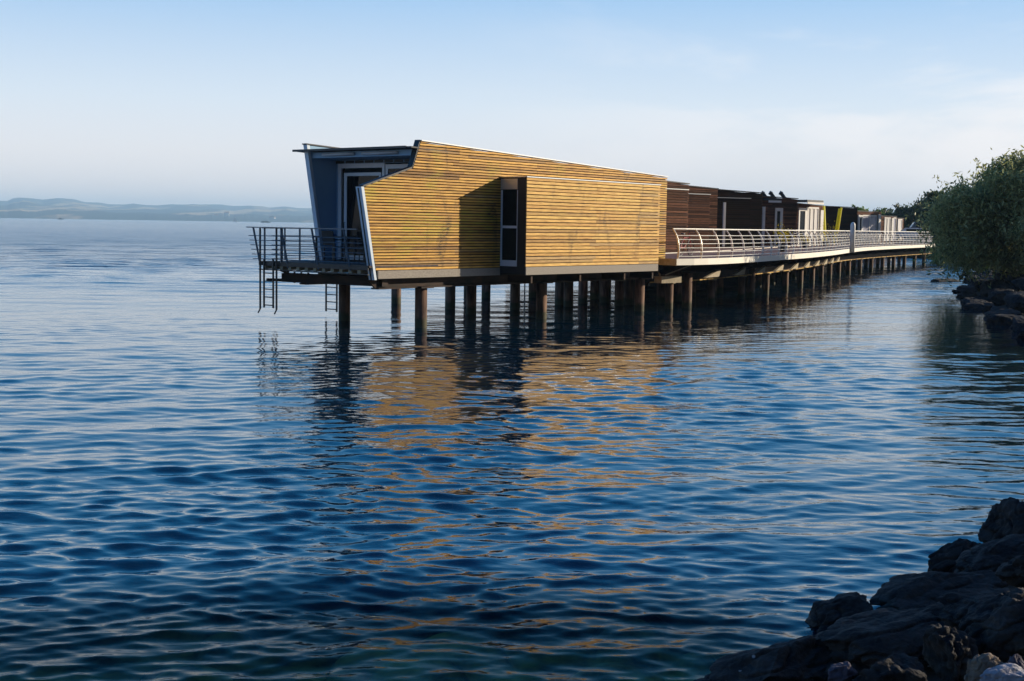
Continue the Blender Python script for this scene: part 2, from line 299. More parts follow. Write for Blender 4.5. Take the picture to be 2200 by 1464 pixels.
    o = npmesh('lake_water', V, Q, m, smooth=True); a = o.data.attributes.new('unresolved', 'FLOAT', 'POINT'); a.data.foreach_set('value', (.004+.19*np.clip((RR-55)/120, 0, 1)-.06*np.clip((RR-200)/300, 0, 1)).ravel().astype(np.float32)); a = o.data.attributes.new('shallow', 'FLOAT', 'POINT'); a.data.foreach_set('value', shallow.ravel().astype(np.float32)); tag(o, 'rippled blue lake water', None, None, 'structure')
    a = o.data.attributes.new('lod', 'FLOAT', 'POINT'); a.data.foreach_set('value', lod.ravel().astype(np.float32))
build_water()

# ------------------------------------------------------------------ shore ground: a bank right of the waterline
SHORE = [(-14,-14),(-4,1),(0.2,7.6),(2.1,9.5),(3.7,11.4),(5.0,13),(7,16),(9.5,21),(12,28),(14.9,38.3),(16.5,45),(18.4,53),(21.8,64),(26.5,76),(33,94),(41,111),(50,135),(57,170),(62,230),(75,400),(120,900),(300,2600)]
def build_shore():
    mb = MB(); P = [Vector((x, y, 0)) for x, y in SHORE]; prof = [(-1.5,-1.3),(-.4,-.35),(.3,-.1),(1.2,.05),(2.6,.3),(5,.8),(9,1.45),(30,1.6),(120,2.5),(400,3)]
    pts = []
    for a, b in zip(P[:-1], P[1:]):
        k = max(1, min(16, int((b-a).length/1.2)))
        pts += [a.lerp(b, j/k) for j in range(k)]
    pts.append(P[-1]); n = len(pts)
    for i, p in enumerate(pts):
        t = (pts[min(i+3, n-1)]-pts[max(i-3, 0)]).normalized(); nn = Vector((t.y, -t.x, 0))
        for d, z in prof:
            q = p+nn*d; q.z = z+(noise.noise(q*.7)*.18 if d < 31 else 0); mb.v.append(tuple(q))
    k = len(prof)
    for i in range(n-1):
        for j in range(k-1): mb.f.append((i*k+j, i*k+j+1, (i+1)*k+j+1, (i+1)*k+j))
    tag(obj('shore_ground', mb, M['earth'], smooth=True), 'dark earth bank of the lake shore', None, None, 'structure')
build_shore()

def build_bed():
    xs = np.arange(-16, 5, .06); ys = np.arange(3, 19, .06); mb_x, mb_y = np.meshgrid(xs, ys); g = np.random.default_rng(3); Z = np.full(mb_x.shape, -.6)
    for _ in range(420):
        cx, cy, r_ = g.uniform(-13, 8), g.uniform(3.5, 17.5), g.uniform(.15, .5); e_ = g.uniform(.6, 1.4)
        q = 1-((mb_x-cx)/r_)**2-((mb_y-cy)/(r_*e_))**2; Z = np.maximum(Z, np.where(q > 0, -.62+r_*.75*np.sqrt(np.maximum(q, 0)), -9))
    V = np.stack([mb_x, mb_y, Z], -1).reshape(-1, 3); nr, nc = mb_x.shape; i = np.arange(nr-1)[:, None]*nc+np.arange(nc-1)[None, :]
    m = noisy('mossy_lake_bed', (.10,.11,.04), (.80,.72,.32), (2.5,2.5,2.5), 7, .9, .38, .66)
    tag(npmesh('lake_bed', V, np.stack([i, i+1, i+nc+1, i+nc], -1).reshape(-1, 4), m, smooth=True), 'mossy stones of the shallow lake bed', None, None, 'structure')
build_bed()

# ------------------------------------------------------------------ far hills across the lake
def build_hills():
    ridge = [(-900,446),(-500,440),(-200,437),(0,434),(16,434.5),(31,429),(46,427.7),(65,429),(93,432),(124,428.7),(140,429.5),(161,431.5),(185,437),(215,437.5),(235,441),(300,441.5),(335,443),(370,440.5),(400,441.5),(430,443),(455,440.5),(475,441),(500,444),(540,443),(580,447),(612,444.5),(640,448),(670,448.5),(900,456),(1200,468),(1500,476),(1700,484)]
    rp = np.array([a for a, _ in ridge], float); el = np.array([(hor(a)-b)/F for a, b in ridge])
    px = np.linspace(-900, 1700, 900); e = np.interp(px, rp, el)
    rs = [5000, 5060, 5250, 5600, 5900, 6300, 6700, 7100, 7500, 8000, 8500, 9000, 9400]
    fr = [0, .10, .30, .42, .32, .45, .62, .72, .60, .75, .92, 1.0, .55]
    V = []; 
    for r_, f in zip(rs, fr):
        for a, ee in zip(px, e):
            q = ray(a, hor(a)); d = Vector((q.x, q.y, 0)).normalized()
            nn = noise.fractal(Vector((a*.011+r_*.01, r_*.0013, 3.1)), 1.0, 2.0, 4)
            h = ee*r_*f*(1+(.30*nn if 0 < f < 1 else 0)) + (3 if f > 0 else -2)
            if 0 < f < 1: h += noise.noise(Vector((a*.25, r_*.01, 0)))*3.0
            V.append((d.x*r_, d.y*r_, h))
    nc = len(px); mb = MB(); mb.v = V
    for i in range(len(rs)-1):
        for j in range(nc-1): mb.f.append((i*nc+j, i*nc+j+1, (i+1)*nc+j+1, (i+1)*nc+j))
    m = mat('hills_wood_and_fields', (.03,.06,.03), .9); t, N, l, b = nodes(m); ge = N.new('ShaderNodeNewGeometry')
    mp = N.new('ShaderNodeMapping'); mp.inputs['Scale'].default_value = (.0042,.0011,.012); l(ge.outputs['Position'], mp.inputs[0])
    v = N.new('ShaderNodeTexNoise'); v.inputs['Scale'].default_value = 1; v.inputs['Detail'].default_value = 5; l(mp.outputs[0], v.inputs['Vector'])
    r = N.new('ShaderNodeValToRGB'); r.color_ramp.elements[0].position = .52; r.color_ramp.elements[1].position = .60
    r.color_ramp.elements[0].color = (.012,.035,.040,1); r.color_ramp.elements[1].color = (.50,.36,.20,1); l(v.outputs['Fac'], r.inputs[0]); l(r.outputs[0], b.inputs['Base Color'])
    tag(obj('hills', mb, m, smooth=True), 'low wooded hills with pale fields on the far shore', None, None, 'structure')
build_hills()

# ------------------------------------------------------------------ timber pavilions on piles
U = Vector((0.63267, 0.77442, 0)); P0 = Vector((-3.7698, 35.9434, 0)); ANG1 = math.atan2(U.y, U.x)
def cross(poly, z):                              # x-range of a (x,z) polygon at height z
    xs = []
    for (x0, z0), (x1, z1) in zip(poly, poly[1:]+poly[:1]):
        if (z0-z)*(z1-z) < 0: xs.append(x0+(x1-x0)*(z-z0)/(z1-z0))
    return (min(xs), max(xs)) if len(xs) >= 2 else None
def boards(poly, pitch, gap, y, t, cuts, side=-1, holes=()):
    """horizontal boards in front of the plane y that follow the outline poly"""
    mb = MB(); z = min(p[1] for p in poly); top = max(p[1] for p in poly)
    while z < top-.01:
        jg = random.uniform(-.004,.004); z0, z1 = z+gap/2+jg, min(z+pitch-gap/2+jg*.5, top-.003); z += pitch
        a, b = cross(poly, z0+.001), cross(poly, z1-.001)
        if not a or not b: continue
        off = random.uniform(-.4, .4); xs = [c+off*(.0 if random.random() < .7 else 1) for c in cuts]
        segs = [max(a[0], b[0])]+[c for c in xs if max(a[0], b[0])+.15 < c < min(a[1], b[1])-.15]+[min(a[1], b[1])]
        spans = []
        for i in range(len(segs)-1):
            s0, s1 = segs[i], segs[i+1]
            spans.append((s0, s1, i == 0, i == len(segs)-2))
        for s0, s1, first, last in spans:
            for h0, h1 in holes_cut(s0, s1, z0, holes):
                l0, l1 = (a[0], b[0]) if first and h0 == s0 else (h0+.002, h0+.002)
                r0, r1 = (a[1], b[1]) if last and h1 == s1 else (h1-.002, h1-.002)
                if max(r0, r1)-min(l0, l1) < .06 or l1 > r1 or l0 > r0: continue
                yo = y+side*(t+random.uniform(-.0015, .0025))
                mb.hexa([(l0,yo,z0),(r0,yo,z0),(r0,y,z0),(l0,y,z0)], [(l1,yo,z1),(r1,yo,z1),(r1,y,z1),(l1,y,z1)])
    return mb
def holes_cut(s0, s1, z, holes):
    r = [(s0, s1)]
    for hx0, hx1, hz0, hz1 in holes:
        if hz0 < z+.04 < hz1:
            n = []
            for a, b in r:
                if hx0 > a: n.append((a, min(b, hx0)))
                if hx1 < b: n.append((max(a, hx1), b))
            r = [(a, b) for a, b in n if b-a > .05]
    return r
def pile(parent, x, y, top, r=.178, bot=-3.0, cap=True):
    mb = MB().tube([(x,y,bot),(x,y,top)], r, 20); o = obj('pile', mb, M['pile'], parent, True)
    o.data.polygons[-1].use_smooth = False; o.data.polygons[-2].use_smooth = False
    if cap: obj('pile_cap', MB().box(x-.26,x+.26,y-.26,y+.26,top,top+.05), M['steel'], o)
    return o
def window(parent, mb_frame, mb_pane, name='window', fm='doorframe'):
    f = obj(name, mb_frame, M[fm], parent); obj('pane', mb_pane, M['glass'], f); return f

def pavilion_one():
    rt = empty('stilt_pavilion', P0, ANG1, label='golden timber clad pavilion nearest the camera, with a lake terrace and a projecting bay', cat='pavilion', group='timber pavilions on piles')
    wall = [(0.0,1.69),(14.66,1.69),(14.66,4.79),(1.75,5.33),(1.44,4.56),(-.50,3.97)]
    # near side wall: black membrane core, boards, plinth, end trims
    o = obj('side_wall', MB().prism([(0.04,1.47),(14.6,1.47),(14.6,4.76),(1.78,5.30),(1.47,4.535),(-.44,3.95)], .035, .20), M['back'], rt)
    bay_hole = [(5.32,12.58,1.0,4.45)]
    obj('cladding', boards(wall, .0815, .028, .032, .030, [3.4, 7.1, 10.7], holes=bay_hole), M['gold'], o)
    obj('edge_trim', MB().bar((.02,.115,1.44),(-.50,.115,3.96),.20,.05).bar((-.50,.115,3.99),(1.44,.115,4.58),.20,.05).bar((1.44,.115,4.58),(1.74,.115,5.36),.20,.05), M['darkpanel'], o)
    obj('front_edge', MB().hexa([(-.075,-.012,1.43),(.01,-.012,1.43),(.01,.21,1.43),(-.075,.21,1.43)],[(-.60,-.012,3.975),(-.50,-.012,3.975),(-.50,.21,3.975),(-.60,.21,3.975)]), M['trim'], o)
    obj('capping', MB().bar((1.75,.10,5.352),(14.70,.10,4.815),.26,.028), M['capping'], o)
    obj('plinth', MB().box(.06,3.39,-.025,.034,1.46,1.685).box(3.40,5.30,-.02,.034,1.46,1.685), M['concrete'], rt)
    # the projecting bay
    b = obj('bay', MB().box(5.36,12.55,-1.0,.03,1.53,4.42), M['back'], rt)
    bp = [(5.30,1.745),(12.62,1.745),(12.62,4.435),(5.30,4.435)]
    obj('bay_cladding', boards(bp, .1038, .025, -1.002, .028, [8.9, 11.4]), M['goldbox'], b)
    sb = MB()                                    # boards on the landward face of the bay
    z = 1.745
    while z < 4.40:
        sb.box(12.552,12.582,-1.0,.0,z+.012,z+.091); z += .1038
    obj('bay_cladding', sb, M['goldbox'], b)
    obj('bay_plinth', MB().box(5.31,12.60,-1.035,-1.003,1.50,1.738).box(12.555,12.60,-1.0,.0,1.50,1.738), M['concrete'], b)
    obj('bay_roof', MB().box(5.27,12.64,-1.055,.03,4.437,4.465), M['capping'], b)
    obj('bay_side', MB().box(5.315,5.358,-1.0,-.67,1.52,4.43).box(5.315,5.358,-.67,.0,1.52,1.74), M['darkpanel'], b)
    f = MB().box(5.30,5.356,-.66,.0,4.08,4.40)
    w1 = window(b, MB().box(5.32,5.356,-.66,.0,1.745,1.93).box(5.32,5.356,-.66,.0,2.90,2.98).box(5.32,5.356,-.06,.0,1.93,4.06).box(5.32,5.356,-.66,-.635,1.93,4.06), MB().box(5.34,5.352,-.635,-.06,1.93,4.06))
    obj('roller_blind_box', f, M['capping'], b)
    # far side wall
    farp = [(2.20,1.47),(14.6,1.47),(14.6,4.76),(1.80,5.30),(1.50,5.31)]
    o2 = obj('side_wall', MB().prism(farp, 4.42, 4.56), M['inner'], rt)
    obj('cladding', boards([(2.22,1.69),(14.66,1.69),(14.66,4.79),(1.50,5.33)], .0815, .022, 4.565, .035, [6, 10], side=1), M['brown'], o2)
    obj('front_edge', MB().hexa([(2.10,4.41,1.47),(2.21,4.41,1.47),(2.21,4.575,1.47),(2.10,4.575,1.47)],[(1.40,4.41,5.33),(1.51,4.41,5.33),(1.51,4.575,5.33),(1.40,4.575,5.33)]), M['trim'], o2)
    obj('capping', MB().bar((1.38,4.50,5.35),(14.7,4.50,4.80),.22,.035), M['darkmetal'], o2)
    # roof, its front fascia and awnings
    rf = obj('roof', MB().hexa([(1.35,.0,5.13),(14.6,.2,4.62),(14.6,4.9,4.62),(1.35,4.95,5.13)],[(1.35,.0,5.17),(14.6,.2,4.66),(14.6,4.9,4.66),(1.35,4.95,5.17)]), M['roof'], rt)
    obj('fascia', MB().box(1.31,1.35,.18,4.97,5.12,5.185), M['darkmetal'], rf)
    obj('roof_beam', MB().box(1.62,1.82,.20,4.41,4.93,5.10), M['inner'], rf)
    for a, c in ((.75,2.2),(2.55,3.9)):
        obj('awning', MB().tube([(1.57,a,5.02),(1.57,c,5.02)], .045, 12), M['lamp'], rf, True)
    obj('ceiling', MB().hexa([(1.83,.2,4.94),(3.0,.2,4.90),(3.0,4.41,4.90),(1.83,4.41,4.94)],[(1.83,.2,4.97),(3.0,.2,4.93),(3.0,4.41,4.93),(1.83,4.41,4.97)]), M['inner'], rt)
    # glazed end wall behind the terrace
    e = obj('end_wall', MB().box(2.60,2.70,.2,4.41,4.80,4.90).box(2.62,2.70,4.25,4.41,1.84,4.80), M['inner'], rt)
    g = MB()
    for k in range(10): g.box(2.585,2.6,.25+k*.42,.62+k*.42,4.81,4.89)
    obj('vent_slats', g, M['black'], e)
    fr = MB().box(2.52,2.60,2.22,4.24,4.66,4.795).box(2.52,2.60,4.10,4.24,1.86,4.66).box(2.52,2.60,2.22,2.32,1.86,4.66)
    d = obj('terrace_door', fr, M['doorframe'], rt)
    obj('door_leaf', MB().box(2.55,2.60,3.88,4.0,1.86,4.52).box(2.55,2.60,2.40,2.48,1.86,4.52).box(2.55,2.60,2.48,3.88,4.42,4.52).box(2.55,2.60,2.48,3.88,1.86,2.0), M['doorframe'], d)
    obj('pane', MB().box(2.57,2.585,2.48,3.88,2.0,4.42).box(2.58,2.59,4.0,4.10,1.86,4.66), M['glass'], d)
    obj('handle', MB().tube([(2.53,3.93,2.75),(2.49,3.93,2.75),(2.49,3.93,3.0),(2.53,3.93,3.0)], .012, 6), M['darkmetal'], d)
    w2 = window(rt, MB().box(2.54,2.60,.2,.28,1.86,4.75).box(2.54,2.60,2.10,2.20,1.86,4.75).box(2.54,2.60,.28,2.10,4.62,4.75).box(2.54,2.60,.28,2.10,1.86,1.96).box(2.54,2.60,1.15,1.23,1.96,4.62), MB().box(2.565,2.58,.28,1.15,1.96,4.62).box(2.565,2.58,1.23,2.10,1.96,4.62))
    obj('back_wall', MB().box(14.4,14.62,.2,4.42,1.5,4.6), M['brown'], rt)
    obj('floor', MB().box(2.5,14.6,.21,4.42,1.5,1.83), M['steel'], rt)
    # terrace
    t = obj('terrace', MB().slab([(-.27,.0),(2.52,.0),(2.52,4.60),(-.27,4.60)], 1.77, 1.825), M['timberdeck'], rt)
    obj('edge_beam', MB().box(-.30,-.272,.02,4.62,1.70,1.83), M['black'], t)
    j = MB(); y = .35
    while y < 4.4: j.box(-.26,2.5,y,y+.13,1.60,1.765); y += .36
    obj('joist', j, M['joist'], t)
    obj('edge_beam', MB().box(-.30,-.25,.02,4.62,1.565,1.60), M['black'], t)
    # terrace railing: front leans out, the far side stands upright
    rl = obj('terrace_railing', MB(), M['railsteel'], rt); rl.data.materials.clear()
    m = MB(); lean = lambda z: -.28-.25*(z-1.75)/1.06
    m.bar((lean(2.81)-.01,.22,2.82),(lean(2.81)-.01,4.86,2.82),.05,.03)
    for z in (2.575,2.44,2.30,2.17,2.03,1.895): m.tube([(lean(z)-.03,.1,z),(lean(z)-.03,4.82,z)], .013, 6)
    for z in (2.575,2.44,2.30,2.17,2.03,1.895): m.tube([(.15,4.56,z),(2.05,4.56,z)], .012, 6)
    m.bar((-.2,4.56,2.80),(1.9,4.56,2.80),.045,.03)
    bpy.data.meshes.remove(rl.data); rl = obj('terrace_railing', m, M['railsteel'], rt)
    for y in (.75,2.05,3.35,4.58): obj('railing_post', MB().bar((lean(1.66),y,1.66),(lean(2.81),y,2.81),.03,.055), M['railsteel'], rl)
    for x in (-.12,.55,1.25,2.0): obj('railing_post', MB().bar((x,4.56,1.80),(x,4.56,2.79),.04,.04), M['railsteel'], rl)
    # ladders to the water
    def ladder(y0, y1, x, top, bot, handles):
        m = MB()
        for y in (y0, y1): m.bar((x,y,1.9 if handles else top),(x,y,bot+.04),.035,.05)
        z = bot+.12
        while z < 1.55: m.bar((x,y0,z),(x,y1,z),.03,.03); z += .235
        if handles:
            for y in (y0-.17, y1+.15): m.bar((x-.02,y,top),(x-.02,y,bot),.035,.05).bar((x-.02,y,bot),(x-.10,y,bot-.12),.03,.03)
        obj('ladder', m, M['black'], rt)
    ladder(3.93, 4.34, -.33, 2.80, .42, True)
    obj('gate_post', MB().bar((-.30,3.62,1.8),(-.30,3.62,2.8),.035,.035), M['railsteel'], rl); obj('gate_post', MB().bar((-.30,3.45,1.9),(-.30,3.45,2.8),.035,.035), M['railsteel'], rl)
    ladder(5.0, 5.5, 3.2, 1.6, .10, False)
    m = MB().box(2.9,3.3,4.6,5.6,1.55,1.62); obj('side_landing', m, M['timberdeck'], rt)
    # steel frame under the floor
    bm = MB().box(.2,14.5,.10,.40,1.16,1.20).box(.2,14.5,.10,.40,1.42,1.455).box(.2,14.5,.23,.27,1.20,1.42)
    bm.prism([(-.15,1.44),(.2,1.16),(.2,1.44)], .2, .26)
    obj('floor_beam', bm, M['steel'], rt)
    obj('floor_beam', MB().box(.3,14.5,3.2,3.5,1.16,1.20).box(.3,14.5,3.33,3.37,1.20,1.42).box(.3,14.5,3.2,3.5,1.42,1.455), M['steel'], rt)
    for x in (.9,2.04,4.9,7.7,10.5,13.37): obj('cross_beam', MB().box(x-.1,x+.1,.28,4.5,1.21,1.44), M['steel'], rt)
    for x in (5.7,8.2,10.7,12.4): obj('bay_bracket', MB().prism([(x-.04,1.46),(x+.04,1.46),(x+.04,1.24),(x-.04,1.24)], -.95, -.03), M['steel'], rt)
    # cantilever beam carrying the terrace, pointing to the far corner
    cb = MB(); pts = [(-.18,4.45),(.5,3.35)]
    cb.tube([(-.05,4.55,1.27),(.35,3.7,1.27)], .045, 8).bar((.12,3.95,1.36),(.5,.15,1.36),.26,.26)
    cb.bar((.10,3.75,1.52),(.02,3.98,1.60),.1,.12)
    for q in (3.3,3.0,3.6): cb.tube([(.2,q,1.20),(.2,q,1.27)], .03, 6); cb.tube([(.2,q,1.49),(.2,q,1.53)], .03, 6)
    obj('cantilever_beam', cb, M['steel'], rt)
    for x, y in ((2.04,.22),(7.7,.22),(13.37,.22),(2.04,3.42),(7.55,3.10),(10.62,3.7),(13.4,3.4)): pile(rt, x, y, 1.15)
    obj('drain_pipe', MB().tube([(8.05,1.2,1.4),(8.05,1.2,-.3)], .022, 8), M['railsteel'], rt)
    obj('drain_pipe', MB().tube([(9.2,1.6,1.4),(9.2,1.6,-.3)], .022, 8), M['railsteel'], rt)
    return rt
pav1 = pavilion_one()

def ang_of(deg): return math.radians(90-deg)     # deg measured from +Y towards +X
def pavilion(label, px, d, deg, ztop, length=11, box=None, feats=(), wid=4.5, slope=.04, boardm='brown', piles=True, roofz=0):
    """px, d: photo column and depth of the landward top corner; local x runs back towards the lake end (negative)"""
    W = atd(px, d); a = ang_of(deg); u = Vector((math.cos(a), math.sin(a), 0)); rt = empty('stilt_pavilion', W, a, label=label, cat='pavilion', group='timber pavilions on piles')
    def sx(p):                                   # local x where photo column p meets the wall plane
        q = atd(p, 1.0); qv = Vector((q.x, q.y)); dx = qv.x; den = u.x-dx*u.y
        return (dx*W.y-W.x)/den
    zt = lambda x: ztop-slope*x
    hl = []; 
    for f in feats:
        if f[0] in ('door','panel','void'): hl.append((sx(f[1]), sx(f[2]), 1.8, f[3]))
    o = obj('side_wall', MB().prism([(-length,1.5),(-.02,1.5),(-.02,zt(0)-.03),(-length,zt(-length)-.03)], .04, .2), M['back'], rt)
    obj('cladding', boards([(-length,1.72),(0,1.72),(0,zt(0)),(-length,zt(-length))], .10, .026, .036, .032, [-8.5,-5.2,-2.4], holes=hl), M[boardm], o)
    obj('capping', MB().bar((-length,.1,zt(-length)+.03),(.04,.1,zt(0)+.03),.26,.05), M['darkmetal'], o)
    if box:
        x0, x1, bt = (box[0] if box[0] < 0 else sx(box[0])), sx(box[1]), box[2]
        b = obj('bay', MB().box(x0,x1-.03,-.62,.03,1.55,bt-.03), M['back'], rt)
        obj('bay_cladding', boards([(x0,1.74),(x1,1.74),(x1,bt),(x0,bt)], .12, .024, -.622, .03, [x0+2]), M[boardm], b)
        obj('bay_roof', MB().box(x0-.03,x1+.03,-.68,.03,bt+.002,bt+.04), M['capping'], b)
    for f in feats:
        k = f[0]; x0, x1 = sx(f[1]), sx(f[2]); z1 = f[3]; z0 = 1.9
        if k == 'door':
            t = min(.18, (x1-x0)*.22); fr = MB().box(x0,x0+t,-.06,.06,z0,z1).box(x1-t*1.5,x1,-.06,.06,z0,z1).box(x0+t,x1-t*1.5,-.06,.06,z1-.22,z1)
            dd = obj('door', fr, M['white'], rt); obj('pane', MB().box(x0+t,x1-t*1.5,-.01,.01,z0,z1-.22), M['glass'], dd)
        elif k == 'post': obj('white_post', MB().box(x0,x1,-.10,.02 if len(f) < 5 else f[4],z0,z1) if not box else MB().box(x0-.03,x1+.03,-.78,-.69,z0,z1), M['white'], rt)
        elif k == 'panel':
            mm = M[f[4]]; n = f[5]; pn = obj('glazed_screen', MB().box(x0,x1,.0,.03,z0,z1), mm, rt); fm = MB(); wdt = (x1-x0)/n
            for q in range(n+1): fm.box(max(x0, x0+q*wdt-.07),min(x1, x0+q*wdt+.07),-.05,.0,z0,z1)
            obj('screen_frame', fm.box(x0,x1,-.045,.0,z1,z1+.12), M['white'], pn)
        elif k == 'roof': obj('roof_slab', MB().box(x0,x1,-.7,3.2,z1,z1+.14), M['darkmetal'], rt); obj('roof_edge', MB().box(x0,x1,-.74,-.70,z1-.16,z1-.02), M['white'], rt)
    far = obj('side_wall', MB().prism([(-length,1.5),(-.02,1.5),(-.02,zt(0)-.03),(-length,zt(-length)-.03)], wid-.2, wid), M[boardm], rt)
    obj('end_wall', MB().box(-.25,-.06,.2,wid-.2,1.55,zt(0)-.2), M[boardm], rt); obj('end_wall', MB().box(-length+.3,-length+.5,.2,wid-.2,1.55,zt(-length)-.3), M[boardm], rt)
    obj('roof', MB().hexa([(-length,.2,zt(-length)-.3),(-.03,.2,zt(0)-.25),(-.03,wid-.2,zt(0)-.25),(-length,wid-.2,zt(-length)-.3)],[(-length,.2,zt(-length)-.15),(-.03,.2,zt(0)-.1),(-.03,wid-.2,zt(0)-.1),(-length,wid-.2,zt(-length)-.15)]), M['roof'], rt)
    obj('floor_beam', MB().box(-length,0,.0,.25,1.15,1.48).box(-length,0,wid-.3,wid-.05,1.15,1.48), M['steel'], rt)
    obj('floor', MB().box(-length,0,.26,wid-.31,1.40,1.5), M['steel'], rt)
    if piles:
        x = -1.2
        while x > -length: pile(rt, x, .15, 1.13, cap=False); pile(rt, x, wid-.2, 1.13, cap=False); x -= 4.6
    return rt
pavilion('reddish brown slatted pavilion just behind the golden one, second from the lake', 1478, 62, 43, zat(1478,396.5,62), 13, (-9, 1452, zat(1452,409.5,61.5)), slope=.035)
pavilion('dark brown slatted pavilion with a stepped bay, third from the lake', 1540, 71.5, 53, zat(1540,407,71.5), 11, (-7, 1505, zat(1505,418.5,70)))
pavilion('wide nearly black timber pavilion beside a white post, fourth from the lake', 1636, 81, 64, zat(1636,416,81), 10, (-7.5, 1597, zat(1597,427,79.5)), [('post',1538.5,1541.5,zat(1540,435,79))], boardm='darkbrown')
p5 = pavilion('brown pavilion with a narrow white door and three roof cowls', 1712, 90, 68, zat(1712,428,90), 9, None, [('post',1636.5,1641.5,zat(1640,444,88)),('door',1664,1680,zat(1670,447,89)),('roof',1637,1664,zat(1650,430,88))])
pavilion('pavilion with a pale curtained glass front and flat dark roof', 1767, 101, 40, zat(1767,443,101), 6, None, [('door',1714,1731,zat(1722,448,100)),('panel',1731,1757,zat(1745,449,100),'curtain',3),('post',1760,1766,zat(1762,452,101)),('roof',1714,1749,zat(1730,435,100))], slope=.02)
pavilion('black timber pavilion wall behind the yellow poles', 1841, 113, 70, zat(1841,447,113), 8, None, [], slope=.02, boardm='darkbrown')
pavilion('pavilion with frosted lilac glass front between white posts', 1892, 130, 42, zat(1892,456,130), 8, None, [('post',1842,1845,zat(1843,462,127),2.5),('door',1844,1852,zat(1848,463,128)),('panel',1852,1882,zat(1866,465,128),'lilac',2),('post',1885,1890,zat(1887,461,129),3.0)], slope=.0)
pavilion('low pavilion with white partitions, between the lilac glass one and the last', 1925, 146, 42, zat(1925,466,146), 7, None, [('panel',1899,1912,zat(1905,470,145),'curtain',2),('post',1914,1917,zat(1915,469,146),2.5),('panel',1918,1924,zat(1920,470,146),'lilac',1)], slope=.0)
pavilion('smallest farthest pavilion with white posts, last before the shore', 1941, 160, 42, zat(1941,470,160), 4.5, None, [('post',1927,1929.5,zat(1928,471,159),2.0),('panel',1930,1937,zat(1933,473,159),'curtain',1)], slope=.0, piles=False)
# cowls on the roof of the fifth pavilion
for px_, lb in ((1640,'leftmost'),(1657,'middle'),(1679,'rightmost')):
    q = atd(px_, 91.5); zb = zat(px_, 428, 91.5)-.12
    m = MB().bar((.28,0,0),(-.10,0,.50),.30,.20).tube([(-.04,0,.48),(-.22,0,.57)], .14, 12).box(.08,.36,-.16,.16,-.1,.02)
    o = obj('roof_cowl', m, M['darkmetal']); o.location = (q.x, q.y, zb); tag(o, f'small slanted dark cowl on a pavilion roof, {lb} of the three', 'roof cowl', 'cowls on the pavilion roof')

# ------------------------------------------------------------------ footbridge
edge_px = [(1454,570.5),(1500,570),(1560,567.6),(1620,564),(1680,559),(1740,554.5),(1801,548.6),(1827,541.8),(1860,539),(1891,536.7),(1925,534.9),(1960,533.1),(1996,531.6)]
ctrl = [atz(x, y, 1.67) for x, y in edge_px]; ctrl = [Vector((p.x, p.y, 0)) for p in ctrl]
d_ = (ctrl[1]-ctrl[0]).normalized(); ctrl[0] = atz(1454, 570.5, 1.67); ctrl[0].z = 0
for _ in range(1): ctrl = [ctrl[0]]+[(ctrl[i-1]+ctrl[i]*2+ctrl[i+1])/4 for i in range(1, len(ctrl)-1)]+[ctrl[-1]]
ctrl.append(ctrl[-1]+(ctrl[-1]-ctrl[-2])*1.2)
def catmull(P, n=14):
    r = []
    for i in range(len(P)-1):
        p0, p1, p2, p3 = P[max(i-1,0)], P[i], P[i+1], P[min(i+2,len(P)-1)]
        for k in range(n):
            t = k/n; r.append(.5*((2*p1)+(p2-p0)*t+(2*p0-5*p1+4*p2-p3)*t*t+(3*p1-p0-3*p2+p3)*t**3))
    r.append(P[-1]); return r
path = catmull(ctrl); cum = [0]
for a, b in zip(path[:-1], path[1:]): cum.append(cum[-1]+(b-a).length)
def at(s):
    s = max(0, min(cum[-1]-1e-3, s)); i = max(0, np.searchsorted(cum, s)-1); t = (s-cum[i])/(cum[i+1]-cum[i]); p = path[i].lerp(path[i+1], t)
    a, b = path[max(i-2,0)], path[min(i+3,len(path)-1)]; tt = (b-a).normalized(); return p, tt, Vector((tt.y, -tt.x, 0))   # outward normal (towards the water/camera)
def sweep(mb, prof, s0, s1, step=1.0):           # prof: (offset outward, z) closed loop
    n = max(2, int((s1-s0)/step)); k = len(prof); o = len(mb.v)
    for i in range(n+1):
        p, t, nn = at(s0+(s1-s0)*i/n)
        for a, z in prof: mb.v.append(tuple(p+nn*a+Vector((0,0,z))))
    for i in range(n):
        for j in range(k): mb.f.append((o+i*k+j, o+(i+1)*k+j, o+(i+1)*k+(j+1)%k, o+i*k+(j+1)%k))
    mb.f.append(tuple(o+j for j in range(k))); mb.f.append(tuple(o+n*k+j for j in range(k-1,-1,-1))); return mb
def ring(a, z, r, n=6): return [(a+r*math.cos(2*math.pi*k/n), z+r*math.sin(2*math.pi*k/n)) for k in range(n)]
LEN = cum[-1]; WB = 4.6
br = empty('footbridge', ctrl[0], 0, label='long curved footbridge on piles with cream edge and white railing', cat='footbridge')
def bobj(name, mb, m, parent=None, smooth=False):
    mb.v = [(x-ctrl[0].x, y-ctrl[0].y, z) for x, y, z in mb.v] ; return obj(name, mb, m, parent or br, smooth)
bobj('deck', sweep(MB(), [(-.03,1.78),(-.03,1.87),(-WB,1.87),(-WB,1.78)], 0, LEN), M['bridgedeck'])
bobj('fascia', sweep(MB(), [(0,1.67),(.0,1.90),(-.028,1.90),(-.028,1.67)], 0, LEN), M['cream'])
bobj('fascia', sweep(MB(), [(-WB-.03,1.67),(-WB-.03,1.90),(-WB-.002,1.90),(-WB-.002,1.67)], 0, LEN), M['cream'])
